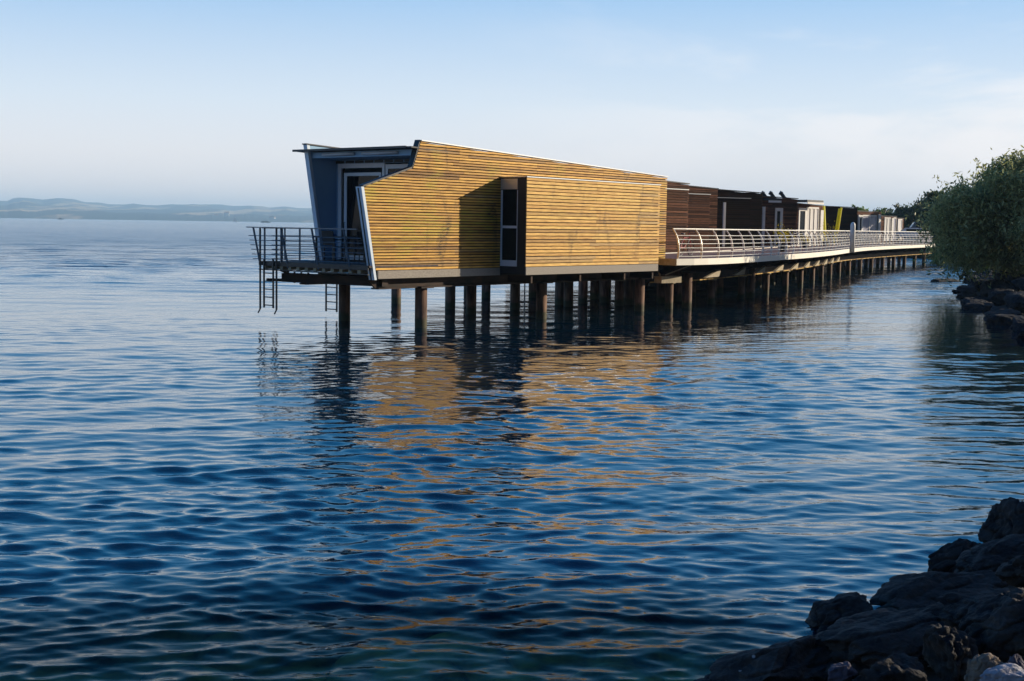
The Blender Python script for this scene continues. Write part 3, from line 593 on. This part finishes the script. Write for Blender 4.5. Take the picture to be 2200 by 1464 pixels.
bobj('end_board', (lambda p, t, n: MB().hexa([p-t*.03+Vector((0,0,1.66)), p-t*.002+Vector((0,0,1.66)), p-t*.002-n*1.2+Vector((0,0,1.66)), p-t*.03-n*1.2+Vector((0,0,1.66))],[p-t*.03+Vector((0,0,1.9)), p-t*.002+Vector((0,0,1.9)), p-t*.002-n*1.2+Vector((0,0,1.9)), p-t*.03-n*1.2+Vector((0,0,1.9))]))(*at(0)), M['joist'])
for a in (-1.35,-3.5):
    bobj('girder', sweep(MB(), [(a+.13,1.00),(a+.13,1.03),(a+.02,1.03),(a+.02,1.25),(a+.13,1.25),(a+.13,1.28),(a-.13,1.28),(a-.13,1.25),(a-.02,1.25),(a-.02,1.03),(a-.13,1.03),(a-.13,1.00)], -.5+.5, LEN, 2), M['steel'])
bobj('girder_sunlit_strip', sweep(MB(), [(-1.213,.995),(-1.213,1.035),(-1.219,1.035),(-1.219,.995)], 0, LEN, 2), M['flange_sunlit'])  # thin strip coloured as the sunlit lower edge of the girder
s = 1.3
while s < LEN-2:
    p, t, n = at(s); m = MB()
    for sg in (-1,):                             # tapered crossbeam with its nose towards the water
        pr = [(-.35,1.62),(-.35,1.56),(-1.3,1.29),(-4.3,1.29),(-4.3,1.62)]
        vs = [p+n*a+t*.07+Vector((0,0,z)) for a, z in pr]+[p+n*a-t*.07+Vector((0,0,z)) for a, z in pr]; k = 5
        m.add(vs, [tuple(range(k)), tuple(range(2*k-1,k-1,-1))]+[(i, i+k, (i+1)%k+k, (i+1)%k) for i in range(k)])
    bobj('cross_beam', m, M['steel']); s += 3.9
s = 1.6
while s < LEN-2:
    p, t, n = at(s)
    for a in (-1.35,-3.5):
        q = p+n*a; mb = MB().tube([(q.x,q.y,-3),(q.x,q.y,.95)], .15, 16); bobj('pile', mb, M['pile'], smooth=True)
        bobj('pile_head', MB().tube([(q.x,q.y,.951),(q.x,q.y,.998)], .22, 12), M['joist'])
    s += 4.4
for s in np.arange(3.2, 34, 3.4):                # wedge brackets under the deck edge
    m = MB()
    pr = [(0,1.14),(1.5,1.14),(1.7,1.42)]; vs = []
    for off in (-.62,-.72):
        for ds, z in pr:
            p, t, n = at(s+ds); vs.append(p+n*off+Vector((0,0,z)))
    m.add(vs, [(0,1,2),(5,4,3),(0,3,4,1),(1,4,5,2),(2,5,3,0)]); bobj('bracket', m, M['joist'])
p, t, n = at(.1); p2, t2, n2 = at(1.4)
bobj('end_block', MB().hexa([p-n*.75+Vector((0,0,1.0)), p2-n2*.75+Vector((0,0,1.0)), p2-n2*1.1+Vector((0,0,1.0)), p-n*1.1+Vector((0,0,1.0))],[p-n*.75+Vector((0,0,1.24)), p2-n2*.75+Vector((0,0,1.24)), p2-n2*1.1+Vector((0,0,1.24)), p-n*1.1+Vector((0,0,1.24))]), M['joist'])
# railings
def railing(side_a, s0, s1, sgn, step):
    m = sweep(MB(), ring(side_a-sgn*.27, 2.95, .028), s0, s1, .7)
    prof = [(-.02,1.98),(.0,2.13),(.0,2.28),(-.02,2.43),(-.06,2.58),(-.12,2.72)]
    for a, z in prof: sweep(m, ring(side_a+sgn*(a+.03), z, .013, 5), s0, s1, .7)
    rl = bobj('railing', m, M['rail']); s = s0+.02
    while s < s1:
        p, t, n = at(s); q = [(-.05,1.80),(-.02,2.0),(.0,2.2),(-.02,2.4),(-.07,2.6),(-.15,2.78),(-.27,2.94)]; mm = MB(); prev = None; vs = []
        for i, (a, z) in enumerate(q):
            c = p+n*(side_a+sgn*a)+Vector((0,0,z)); wdt = .045-.018*i/6
            vs += [c+n*wdt+t*.012, c+n*wdt-t*.012, c-n*wdt-t*.012, c-n*wdt+t*.012]
        fs = [(3,2,1,0), tuple(range(len(vs)-4, len(vs)))]+[(i*4+k, i*4+(k+1)%4, i*4+4+(k+1)%4, i*4+4+k) for i in range(len(q)-1) for k in range(4)]
        mm.add(vs, fs); bobj('railing_post', mm, M['rail'], rl); s += step
    return rl
railing(-.02, .1, LEN-6, 1, 1.42)
railing(-WB+.02, 42, LEN-6, -1, 1.9)
# diagonal hanger and yellow-edged bracket where the bridge meets the first pavilion
p, t, n = at(.4); bobj('brace', MB().bar(p-n*1.9+t*.6+Vector((0,0,1.7)), p-n*1.0+t*-.1+Vector((0,0,1.28)), .05, .05).bar(p-n*.3+t*.9+Vector((0,0,1.68)), p-n*1.0+t*.2+Vector((0,0,1.28)), .04, .04), M['joist'])
# connecting platform between bridge and pavilions
pf = MB(); 
for s0, s1, dpt in ((2,30,6.5),(30,56,9),(56,LEN-8,14)):
    sweep(pf, [(-WB-.04,1.80),(-WB-.04,1.865),(-WB-dpt,1.865),(-WB-dpt,1.80)], s0, s1-.01, 2)
bobj('platform', pf, M['bridgedeck'])
# pier piles under the platforms, dark rows seen below the pavilions
for px_, wl in ((851,652),(967,664),(1044,640),(1145,640),(1202,655),(1222,640),(1252,652),(1277,642),(1298,650),(1330,648),(1350,655),(1422,652),(1455,648),(1475,662),(1530,640),(1612,640)):
    q = atz(px_, wl, 0); bobj('pile', MB().tube([(q.x,q.y,-3),(q.x,q.y,1.3)], .185, 16), M['pile'], smooth=True)

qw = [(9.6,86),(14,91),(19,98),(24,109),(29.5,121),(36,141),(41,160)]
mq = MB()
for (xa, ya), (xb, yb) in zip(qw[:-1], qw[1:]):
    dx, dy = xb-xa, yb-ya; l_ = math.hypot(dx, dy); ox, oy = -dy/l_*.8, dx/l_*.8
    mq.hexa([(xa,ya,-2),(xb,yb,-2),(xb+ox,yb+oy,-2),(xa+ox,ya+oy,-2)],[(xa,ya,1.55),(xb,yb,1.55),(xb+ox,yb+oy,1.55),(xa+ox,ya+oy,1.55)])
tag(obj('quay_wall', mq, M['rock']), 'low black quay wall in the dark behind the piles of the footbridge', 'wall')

# ------------------------------------------------------------------ things on the terraces and the bridge
def local1(x, y, z): return P0+U*x+Vector((-U.y, U.x, 0))*y+Vector((0,0,z))
def chair(loc, rz, label):
    c = empty('terrace_chair', loc, rz, label=label, cat='chair', group='black chairs on the lake terrace')
    obj('seat', MB().box(-.24,.24,-.23,.23,.42,.46), M['black'], c)
    obj('backrest', MB().hexa([(-.24,.22,.50),(.24,.22,.50),(.24,.25,.50),(-.24,.25,.50)],[(-.23,.30,.92),(.23,.30,.92),(.23,.33,.92),(-.23,.33,.92)]), M['black'], c)
    for x in (-.22,.22):
        for y in (-.21,.23): obj('leg', MB().bar((x,y,0),(x*.95,y*.95,.42),.03,.03), M['black'], c)
        obj('armrest', MB().bar((x,-.2,.66),(x,.26,.66),.04,.025).bar((x,-.19,.46),(x,-.19,.65),.025,.025), M['black'], c)
tb = empty('terrace_table', local1(1.75,3.3,1.827), ANG1, label='black rectangular table on the terrace by the far wall', cat='table')
obj('tabletop', MB().box(-.4,.4,-.75,.75,.71,.75), M['black'], tb)
for x in (-.35,.35):
    for y in (-.68,.68): obj('leg', MB().box(x-.025,x+.025,y-.025,y+.025,0,.709), M['black'], tb)
obj_bag = obj('folded_towel', MB().box(-.16,.16,-.10,.10,0,.035).box(-.15,.14,-.09,.09,.036,.065), mat('blue_cloth', (.10,.28,.62), .9)); obj_bag.location = local1(1.7,3.65,2.579); obj_bag.rotation_euler = (0,0,ANG1+.2)
tag(obj_bag, 'small folded blue towel lying on the black terrace table', 'towel')
chair(local1(1.15,2.9,1.827), ANG1+1.6, 'black chair at the terrace table, nearest the water')
chair(local1(1.7,2.2,1.827), ANG1+3.1, 'black chair at the near end of the terrace table')
chair(local1(.9,1.2,1.827), ANG1+.5, 'black chair standing alone on the terrace close to the golden wall')
# white rounded post on the bridge rail
q, t, n = at(0); best = min((abs((lambda P: (P.x/P.y)-(atd(1828,1).x))(at(s_)[0])), s_) for s_ in np.arange(20, LEN, .5)); sp = best[1]
q, t, n = at(sp); q = q+n*.12
m = MB().tube([(0,0,0),(0,0,1.2),(0,0,1.62),(0,0,1.74),(0,0,1.80)], [.15,.15,.145,.11,.03], 16)
o = obj('mooring_post', m, M['white'], smooth=True); o.location = (q.x, q.y, 1.68); tag(o, 'thick white round-topped post standing at the bend of the bridge railing', 'post')
# yellow poles
for i, (xt, yt, xb, yb, r, lb) in enumerate(((1760,446,1766,512,.045,'thin yellow pole leaning right, leftmost of four'),(1767,444,1773,512,.10,'thick yellow pole leaning right, beside the white curtained front'),(1801.5,449,1792,510,.05,'yellow pole leaning left, third of four'),(1806,447,1797,512,.05,'yellow pole leaning left, rightmost of four'))):
    dq = 107; A = atd(xt, dq); B = atd(xb, dq-1.0); o = obj('yellow_pole', MB().tube([(A.x-B.x, A.y-B.y, zat(xt,yt,dq)-1.87),(0,0,0)], r*1.6, 10), M['yellow']); o.location = (B.x, B.y, 1.87)
    tag(o, lb+', against the black timber wall', 'pole', 'yellow poles on the bridge')
def flowers(px_, d, label, r, h):
    q = atd(px_, d); e = empty('flower_planter', (q.x, q.y, 1.875), 0, label=label, cat='planter', group='planters with yellow flowers on the bridge')
    obj('tub', MB().tube([(0,0,0),(0,0,.35)], [.16,.22], 12), M['darkpanel'], e)
    obj('stems', MB().tube([(0,0,.351),(.03,0,h*.8)], .02, 5).tube([(.06,.02,.351),(-.1,.05,h*.7)], .02, 5), M['bark'], e)
    g = np.random.default_rng(int(px_)); N_ = 260; c = g.normal(0, 1, (N_,3))*np.array([r,r,r*1.1])+np.array([0,0,h]); leaf_quads('blossom', c, g, .07, .05, M['yellowflower'], e)
def leaf_quads(name, c, g, ln, wd, m, parent, droop=0.0, smoothn=None):
    n = len(c); a = g.normal(0, 1, (n,3)); a[:,2] -= droop; a /= np.linalg.norm(a, axis=1)[:,None]; b = np.cross(a, g.normal(0,1,(n,3))); b /= np.linalg.norm(b, axis=1)[:,None]
    s = g.uniform(.65, 1.35, (n,1)); V = np.stack([c-a*ln*s/2, c+b*wd*s/2, c+a*ln*s/2, c-b*wd*s/2], 1).reshape(-1,3); Q = np.arange(4*n).reshape(-1,4)
    return npmesh(name, V, Q, m, parent)
flowers(1681, 66, 'yellow flowers in a planter in front of the narrow white door', .22, .85)
flowers(1774, 92, 'yellow flowers in a planter at the foot of the yellow poles', .42, .8)
flowers(1732, 80, 'tiny yellow flower planter in front of the curtained pavilion', .12, .5)
# red bicycle parked behind the start of the railing
def bicycle(loc, rz):
    e = empty('bicycle', loc, rz, label='red bicycle parked at the wall behind the near end of the bridge railing', cat='bicycle')
    for x in (-.52,.52):
        pts = [(x+.33*math.cos(k*math.pi/12), 0, .34+.33*math.sin(k*math.pi/12)) for k in range(25)]
        wl = obj('wheel', MB().tube(pts, .018, 6, False), M['black'], e)
        sp_ = MB()
        for k in range(6): sp_.tube([(x,0,.34),(x+.32*math.cos(k*1.047),0,.34+.32*math.sin(k*1.047))], .004, 4)
        obj('spokes', sp_, M['rail'], wl)
    obj('frame', MB().tube([(-.52,0,.34),(-.12,0,.33),(.38,0,.74),(-.2,0,.72),(-.52,0,.34)], .018, 6).tube([(-.12,0,.33),(-.24,0,.86)], .018, 6).tube([(.52,0,.34),(.36,0,.92)], .018, 6), M['red'], e)
    obj('saddle', MB().hexa([(-.38,-.07,.86),(-.12,-.02,.86),(-.12,.02,.86),(-.38,.07,.86)],[(-.36,-.06,.91),(-.14,-.02,.91),(-.14,.02,.91),(-.36,.06,.91)]), M['black'], e)
    obj('handlebar', MB().tube([(.26,-.28,.98),(.36,-.1,1.0),(.36,.1,1.0),(.26,.28,.98)], .014, 6).tube([(.36,0,.92),(.36,0,1.0)], .014, 6), M['black'], e)
q = atd(1474, 52.5); bicycle((q.x, q.y, 1.87), math.radians(60))

# parked vehicles on the landing behind the bridge
def car(loc, rz, body, label, van=False):
    e = empty('parked_van' if van else 'parked_car', loc, rz, label=label, cat='van' if van else 'car'); h = 2.2 if van else 1.5
    pr = [(-2.2,.35),(2.2,.35),(2.25,.75),(1.9,.95 if not van else 1.2),(1.1,1.0 if not van else 1.35),(.55,h-.06),(.3,h),(-1.6,h),(-2.1,h-.15 if van else .98),(-2.25,.7)]
    b_ = obj('body', MB().prism(pr, -.88, .88), body, e)
    wz = (.78*h, .55*h+.2)
    for y in (-.885,.885): obj('side_window', MB().box(-1.7,.35,min(y,y*1.002),max(y,y*1.002)+.001,1.05 if not van else 1.4,h-.14), M['glass'], b_)
    obj('windscreen', MB().hexa([(1.11,-.75,1.04),(1.13,-.75,1.04),(1.13,.75,1.04),(1.11,.75,1.04)],[(.60,-.7,h-.1),(.62,-.7,h-.1),(.62,.7,h-.1),(.60,.7,h-.1)]), M['glass'], b_)
    obj('roof_rack', MB().box(-1.3,.1,-.7,-.66,h+.01,h+.05).box(-1.3,.1,.66,.7,h+.01,h+.05), M['black'], b_)
    for x in (-1.4,1.4):
        for y in (-.86,.86):
            w_ = obj('wheel', MB().tube([(x,y-.1,.33),(x,y+.1,.33)], .33, 18), M['black'], e, True); obj('rim', MB().tube([(x,y-.105,.33),(x,y+.105,.33)], .19, 12), M['rail'], w_)
    for y in (-.6,.6): obj('headlight', MB().box(2.22,2.27,y-.15,y+.15,.66,.8), M['rail'], e)
M['carblue'] = mat('dark_blue_grey_paint', (.07,.09,.13), .25); M['carwhite'] = mat('white_car_paint', (.7,.7,.72), .25)
q = atd(1972, 172); car((q.x, q.y, 2.0), math.radians(170), M['carblue'], 'dark blue grey van parked behind the far end of the bridge', True)
q = atd(1953, 158); car((q.x, q.y, 1.9), math.radians(165), M['carwhite'], 'white car parked in front of the dark van at the far end of the bridge')
lp = MB(); a1, a2 = atd(1938, 152), atd(2010, 190)
tag(obj('parking_ground', MB().slab([(a1.x-2,a1.y-6),(a1.x+16,a1.y-10),(a2.x+18,a2.y+14),(a2.x-16,a2.y+14)], 1.2, 1.9), M['concrete']), 'grey paved ground at the landing', None, None, 'structure')

# ------------------------------------------------------------------ boulders
def rock(label, px_, py, z, size, rz, tilt=0, m='rock', sub=5, seed=0, group=None, world=None, amp=.32):
    import bmesh
    bm = bmesh.new(); bmesh.ops.create_icosphere(bm, subdivisions=sub, radius=1.0); g = random.Random(seed)
    off = Vector((g.uniform(-50,50), g.uniform(-50,50), g.uniform(-50,50)))
    planes = [(Vector((g.gauss(0,1), g.gauss(0,1), g.gauss(0,.9))).normalized(), g.uniform(.50,.86)) for _ in range(14)]
    for v in bm.verts:
        p = v.co.copy()
        for n_, d in planes:                     # chop flat facets
            e_ = p.dot(n_)-d
            if e_ > 0: p -= n_*e_*.97
        nn = noise.fractal(p*1.3+off, 1.0, 2.1, 5); cr_ = abs(noise.noise(p*2.2+off*1.3)); st = noise.noise(Vector((p.x*.8, p.y*.8, p.z*7))+off)
        p += v.co.normalized()*(amp*.45*nn-.10*max(0, .16-cr_)/.16+.035*st+.05*noise.fractal(p*5+off, .9, 2.2, 4))
        v.co = Vector((p.x*size[0], p.y*size[1], p.z*size[2]))
    me = bpy.data.meshes.new('boulder'); bm.to_mesh(me); bm.free(); me.materials.append(M[m]); me.shade_smooth()
    o = bpy.data.objects.new('boulder', me); C.objects.link(o)
    o.location = world if world else atz(px_, py, z); o.rotation_euler = (tilt*.3, -tilt, rz)
    return tag(o, label, 'boulder', group)
D = math.radians
G1 = 'dark boulders of the near shore'
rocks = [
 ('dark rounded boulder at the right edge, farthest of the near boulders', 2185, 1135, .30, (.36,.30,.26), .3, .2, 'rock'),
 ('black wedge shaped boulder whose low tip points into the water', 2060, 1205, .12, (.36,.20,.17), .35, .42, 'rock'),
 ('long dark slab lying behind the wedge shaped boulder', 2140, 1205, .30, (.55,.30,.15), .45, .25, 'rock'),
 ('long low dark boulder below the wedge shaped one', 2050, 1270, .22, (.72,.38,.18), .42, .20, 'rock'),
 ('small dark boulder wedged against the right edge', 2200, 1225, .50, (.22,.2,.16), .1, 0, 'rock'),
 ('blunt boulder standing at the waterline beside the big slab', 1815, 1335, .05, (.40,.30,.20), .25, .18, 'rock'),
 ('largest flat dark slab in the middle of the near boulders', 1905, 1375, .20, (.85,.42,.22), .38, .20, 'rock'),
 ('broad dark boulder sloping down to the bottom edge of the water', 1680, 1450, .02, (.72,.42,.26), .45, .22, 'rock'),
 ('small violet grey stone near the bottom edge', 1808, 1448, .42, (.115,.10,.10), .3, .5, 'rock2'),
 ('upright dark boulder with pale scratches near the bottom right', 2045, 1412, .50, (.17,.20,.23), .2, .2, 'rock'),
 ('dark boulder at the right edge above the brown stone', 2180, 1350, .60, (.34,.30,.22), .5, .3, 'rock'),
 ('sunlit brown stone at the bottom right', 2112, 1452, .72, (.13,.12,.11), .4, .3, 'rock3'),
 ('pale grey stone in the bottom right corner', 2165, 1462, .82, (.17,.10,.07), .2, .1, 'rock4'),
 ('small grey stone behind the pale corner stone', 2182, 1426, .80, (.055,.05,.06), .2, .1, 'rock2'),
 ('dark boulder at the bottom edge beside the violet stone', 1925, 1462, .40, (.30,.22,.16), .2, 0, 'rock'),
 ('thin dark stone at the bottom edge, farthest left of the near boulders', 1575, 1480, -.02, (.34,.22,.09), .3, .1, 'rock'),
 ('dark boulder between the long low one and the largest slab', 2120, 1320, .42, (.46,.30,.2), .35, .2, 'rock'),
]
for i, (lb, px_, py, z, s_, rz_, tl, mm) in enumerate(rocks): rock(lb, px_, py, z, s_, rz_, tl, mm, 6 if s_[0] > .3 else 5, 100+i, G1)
g_ = random.Random(4); k = 0
pts = [Vector((x, y, 0)) for x, y in SHORE]
for a, b in zip(pts[8:14], pts[9:15]):
    t_ = (b-a).normalized(); nn = Vector((t_.y, -t_.x, 0)); L_ = (b-a).length; s_ = 0
    while s_ < L_:
        for row in range(3):
            q = a+t_*(s_+g_.uniform(-.5,.5))+nn*(row*1.0+g_.uniform(-.3,.3)+.55); sz = g_.uniform(.5,1.1)*(1.1 if row else .9)
            if q.y < 30: sz *= .8
            if row == 2 and g_.random() < .35: continue
            rock('dark rock of the far bank, '+('lowest row at the waterline','middle row','top row by the willow foot')[row], 0, 0, 0, (sz, sz*.75, sz*.38), t_.angle(Vector((1,0,0)))+g_.uniform(-.5,.5), g_.uniform(-.1,.3), 'rockfar', 4, 500+k, 'dark rocks of the far bank', world=(q.x, q.y, .02+row*.42)); k += 1
        s_ += 1.35
rock('low dark rock slab reaching into the water beyond the willow bank', 0, 0, 0, (1.6,.6,.28), .4, 0, 'rock', 4, 901, 'dark rocks of the far bank', world=tuple(atz(2030,606,0)))

# ------------------------------------------------------------------ trees
def tree(name, base, height, rad, label, cat, leafm, nclump, nleaf, leafsize, seed, group=None, zlow=.25, droop=0., stems=3, squash=1.0, bulge=None):
    g = np.random.default_rng(seed); e = empty(name, base, 0, label=label, cat=cat, group=group)
    tr = MB(); tops = []
    for k in range(stems):
        a = g.uniform(0, 6.28); tip = Vector((math.cos(a)*rad*.35, math.sin(a)*rad*.35, height*g.uniform(.55,.8))); mid = tip*.45+Vector((g.normal(0,.1*rad), g.normal(0,.1*rad), 0))
        r0 = height*.028; st = Vector((g.normal(0,.06*rad), g.normal(0,.06*rad), -.3)); tr.tube([st, mid*.5+st*.5, mid, tip], [r0*1.2, r0, r0*.7, r0*.2], 8); tops.append((mid, tip))
    cl = []
    while len(cl) < nclump:
        p = g.uniform(-1, 1, 3)
        if np.linalg.norm(p) < 1 and np.linalg.norm(p) > .25:
            zc = height*(zlow+(1-zlow)*(p[2]*.5+.5)); ww = 1.0-.25*max(0, p[2])
            q = np.array([p[0]*rad*ww, p[1]*rad*ww*squash, zc])
            if bulge: q = bulge(q)
            cl.append(q)
    for q in cl[::3]:
        m_, t_ = tops[int(g.integers(len(tops)))]; s_ = m_.lerp(t_, g.uniform(0, 1)); tr.tube([s_, (s_+Vector(q))/2+Vector((0,0,.1*rad)), Vector(q)], [height*.008, height*.005, .01], 5)
    obj('trunk', tr, M['bark'], e, True)
    cs = []
    for q in cl:
        sg = rad*g.uniform(.055,.125); c = g.normal(0, 1, (int(nleaf/nclump*g.uniform(.6,1.4)), 3))*sg*np.array([1,1,.75])+q
        if droop:
            rr = np.linalg.norm(c[:,:2]-q[:2], axis=1)
            c[:,2] -= droop*rr
        cs.append(c)
    tips = g.normal(0, 1, (nclump*2, 3)); tips /= np.linalg.norm(tips, axis=1)[:,None]
    for tdir in tips[:nclump]:                   # thin sprays that break the outline
        q = cl[int(g.integers(len(cl)))]; tdir = np.abs(tdir)*np.sign(q+1e-6) if q[2] > height*.5 else tdir; tdir[2] = abs(tdir[2]) if q[2] > height*.5 else -abs(tdir[2])*.5
        t_ = g.uniform(0, 1, (30,1)); cs.append(q+tdir*t_*rad*.32+g.normal(0, .018*rad, (30,3)))
    c = np.concatenate(cs); c[:,2] = np.maximum(c[:,2], .05 if not droop else -1.2)
    leaf_quads('crown', c, g, leafsize[0], leafsize[1], M[leafm], e, droop=.6)
    return e
def willow_b(q):
    if q[0] < -1.5 and q[2] < 2.2: q = q+np.array([-.75, 0, -.35])
    if q[2] > 2.6 and q[0] < 0: q = q+np.array([.35*(q[2]-2.6), 0, 0])
    return q
tree('willow_tree', (23.2, 58.5, .9), 5.5, 4.4, 'large grey green willow leaning over the water at the right edge', 'tree', 'willow', 170, 95000, (.23,.07), 11, None, .11, .2, 4, .8, willow_b)
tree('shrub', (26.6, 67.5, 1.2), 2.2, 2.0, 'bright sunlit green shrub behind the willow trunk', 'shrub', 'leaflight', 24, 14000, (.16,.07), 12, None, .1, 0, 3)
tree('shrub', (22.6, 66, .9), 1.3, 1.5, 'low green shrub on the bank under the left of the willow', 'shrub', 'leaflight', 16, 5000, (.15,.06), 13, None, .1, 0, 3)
GT = 'trees on the shore beyond the bridge'
spec = [(2032,130,6.0,2.6,'tall dark tree rising just left behind the willow'),(1862,210,5.2,4.0,'pale green tree showing above the pavilion roofs, leftmost of the far trees'),(1893,215,4.5,4.5,'low rounded tree second from the left beyond the pavilions'),(1925,205,4.3,4.5,'dark low tree behind the last pavilions'),(1955,200,5.6,5.0,'broad dark tree behind the parked van'),(1985,190,6.6,5.0,'tall green tree rising toward the willow, above the van'),(2012,180,6.2,4.6,'dense tree half hidden by the willow crown'),(2080,175,6.8,5.5,'tree hidden behind the middle of the willow crown')]
for i, (px_, d, h_, r_, lb) in enumerate(spec):
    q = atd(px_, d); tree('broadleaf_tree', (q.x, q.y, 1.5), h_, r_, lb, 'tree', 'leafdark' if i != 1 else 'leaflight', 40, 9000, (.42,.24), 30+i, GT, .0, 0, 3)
for x_, y_, lb in ((9.2,12.4,'added young tree out of view on the near bank, shading the boulders'),(10.8,15.8,'second added shade tree out of view on the near bank, farther along the shore')):  # added outside the view, only to shade the near boulders
    tree('broadleaf_tree', (x_, y_, .6), 3.3, 2.0, lb, 'tree', 'leafdark', 50, 16000, (.30,.18), int(x_*7), 'added shade trees on the near bank', .12, 0, 3)
# low hedge along the far shore so the bank behind the bridge is closed
g = np.random.default_rng(77); cs = []
for px_ in np.linspace(1846, 2180, 90):
    q = atd(px_, 225+g.uniform(-8,8)); cs.append(g.normal(0, 1, (160,3))*np.array([1.6,1.6,.9])+np.array([q.x, q.y, 3.0+g.uniform(-.4,.7)]))
tag(leaf_quads('undergrowth', np.concatenate(cs), g, .5, .3, M['leafdark'], None), 'dark undergrowth along the distant shore', 'undergrowth', None, 'stuff')

# ------------------------------------------------------------------ boats and houses far out
def boat_motor(px_, d):
    q = atd(px_, d); e = empty('motor_boat', (q.x, q.y, 0), D(8), label='small dark motor boat far out on the left', cat='boat')
    obj('hull', MB().hexa([(-6,-1.6,-.3),(5,-1.2,-.3),(5,1.2,-.3),(-6,1.6,-.3)],[(-6.5,-2,1.6),(8,-.3,2.0),(8,.3,2.0),(-6.5,2,1.6)]), M['darkpanel'], e)
    obj('cabin', MB().hexa([(-3,-1.3,1.65),(3,-1.2,1.8),(3,1.2,1.8),(-3,1.3,1.65)],[(-2.6,-1.1,3.6),(1.4,-1,3.6),(1.4,1,3.6),(-2.6,1.1,3.6)]), M['railsteel'], e)
    obj('mast', MB().tube([(-1,0,3.6),(-1,0,5.4)], .12, 6), M['darkmetal'], e)
boat_motor(130, 2700)
q = atd(505, 3400); e = empty('sailboat', (q.x, q.y, 0), D(20), label='tiny white sailboat in front of the far shore', cat='boat')
obj('hull', MB().hexa([(-5,-1.2,-.3),(4.5,-.9,-.3),(4.5,.9,-.3),(-5,1.2,-.3)],[(-5.5,-1.6,1.3),(6.5,-.2,1.6),(6.5,.2,1.6),(-5.5,1.6,1.3)]), M['white'], e)
obj('mast', MB().tube([(.5,0,1.3),(.5,0,13)], .12, 6), M['rail'], e)
obj('sail', MB().prism([(.3,2.2),(-4.6,2.4),(.3,12.6)], -.05, .05), M['white'], e); obj('sail', MB().prism([(.7,2.2),(5.8,1.9),(.7,11.0)], -.05, .05), M['white'], e)
q = atd(570.5, 2600); e = empty('passenger_ship', (q.x, q.y, 0), D(3), label='long low dark ship on the horizon left of the terrace', cat='ship')
obj('hull', MB().hexa([(-9,-2.2,-.3),(8,-1.8,-.3),(8,1.8,-.3),(-9,2.2,-.3)],[(-9.5,-2.6,1.5),(11,-.4,1.9),(11,.4,1.9),(-9.5,2.6,1.5)]), M['darkpanel'], e)
dk = obj('upper_deck', MB().box(-8,6,-2,2,1.55,3.3), M['railsteel'], e); obj('windows', MB().box(-7.5,5.5,-2.05,-2.01,2.1,2.8), M['glass'], dk); obj('canopy', MB().box(-8,4,-2.1,2.1,4.2,4.35).box(-7.9,-7.8,-2,-1.9,3.3,4.2).box(3.8,3.9,-2,-1.9,3.3,4.2), M['darkmetal'], e)
g_ = random.Random(9)
hl_ = ['alone near the left edge of the photo','by the fields right of the motor boat','at the waterline below the fields','left one of two near the sailboat','right one of two near the sailboat','large, above the passenger ship','nearer one beside the passenger ship','farther one beside the passenger ship','between the motor boat and the fields','directly behind the passenger ship','closest to the terrace of the golden pavilion']
for px_, py_, s_ in ((48,467.5,1),(325,465,1.2),(322,472.5,1),(464,463,1.1),(487,458,1.3),(585,469,1.5),(593,474,1.2),(602,474,1.1),(272,463,.9),(560,470,1),(628,474,1)):
    d = 5070+g_.uniform(0,150); q = atd(px_, d); z = max(6, zat(px_, py_, d)-8)
    e = empty('far_house', (q.x, q.y, z), D(g_.uniform(-30,30)), label='tiny white gabled house on the far shore, '+hl_.pop(0), cat='house', group='white houses on the far shore'); k = 7*s_
    obj('wall', MB().box(-k,k,-k*.7,k*.7,-6,k*.9), M['white'], e); obj('roof', MB().add([(-k*1.05,-k*.8,k*.9),(k*1.05,-k*.8,k*.9),(k*1.05,k*.8,k*.9),(-k*1.05,k*.8,k*.9),(-k*1.05,0,k*1.5),(k*1.05,0,k*1.5)], [(0,1,5,4),(2,3,4,5),(0,4,3),(1,2,5),(3,2,1,0)]), mat('tile', (.30,.13,.08), .8) if 'tile' not in bpy.data.materials else bpy.data.materials['tile'], e)

# ------------------------------------------------------------------ haze over the lake
hm = bpy.data.materials.new('haze'); hm.use_nodes = True; t = hm.node_tree; t.nodes.clear()
pv = t.nodes.new('ShaderNodeVolumePrincipled'); pv.inputs['Color'].default_value = (.50,.77,1.0,1); pv.inputs['Density'].default_value = 1.6e-4; pv.inputs['Anisotropy'].default_value = 0
mo = t.nodes.new('ShaderNodeOutputMaterial'); t.links.new(pv.outputs[0], mo.inputs['Volume'])
hz = obj('haze', MB().box(-9800,6500,-120,9800,-6,140), hm); tag(hz, 'thin blue summer haze over the lake', 'haze', None, 'stuff')
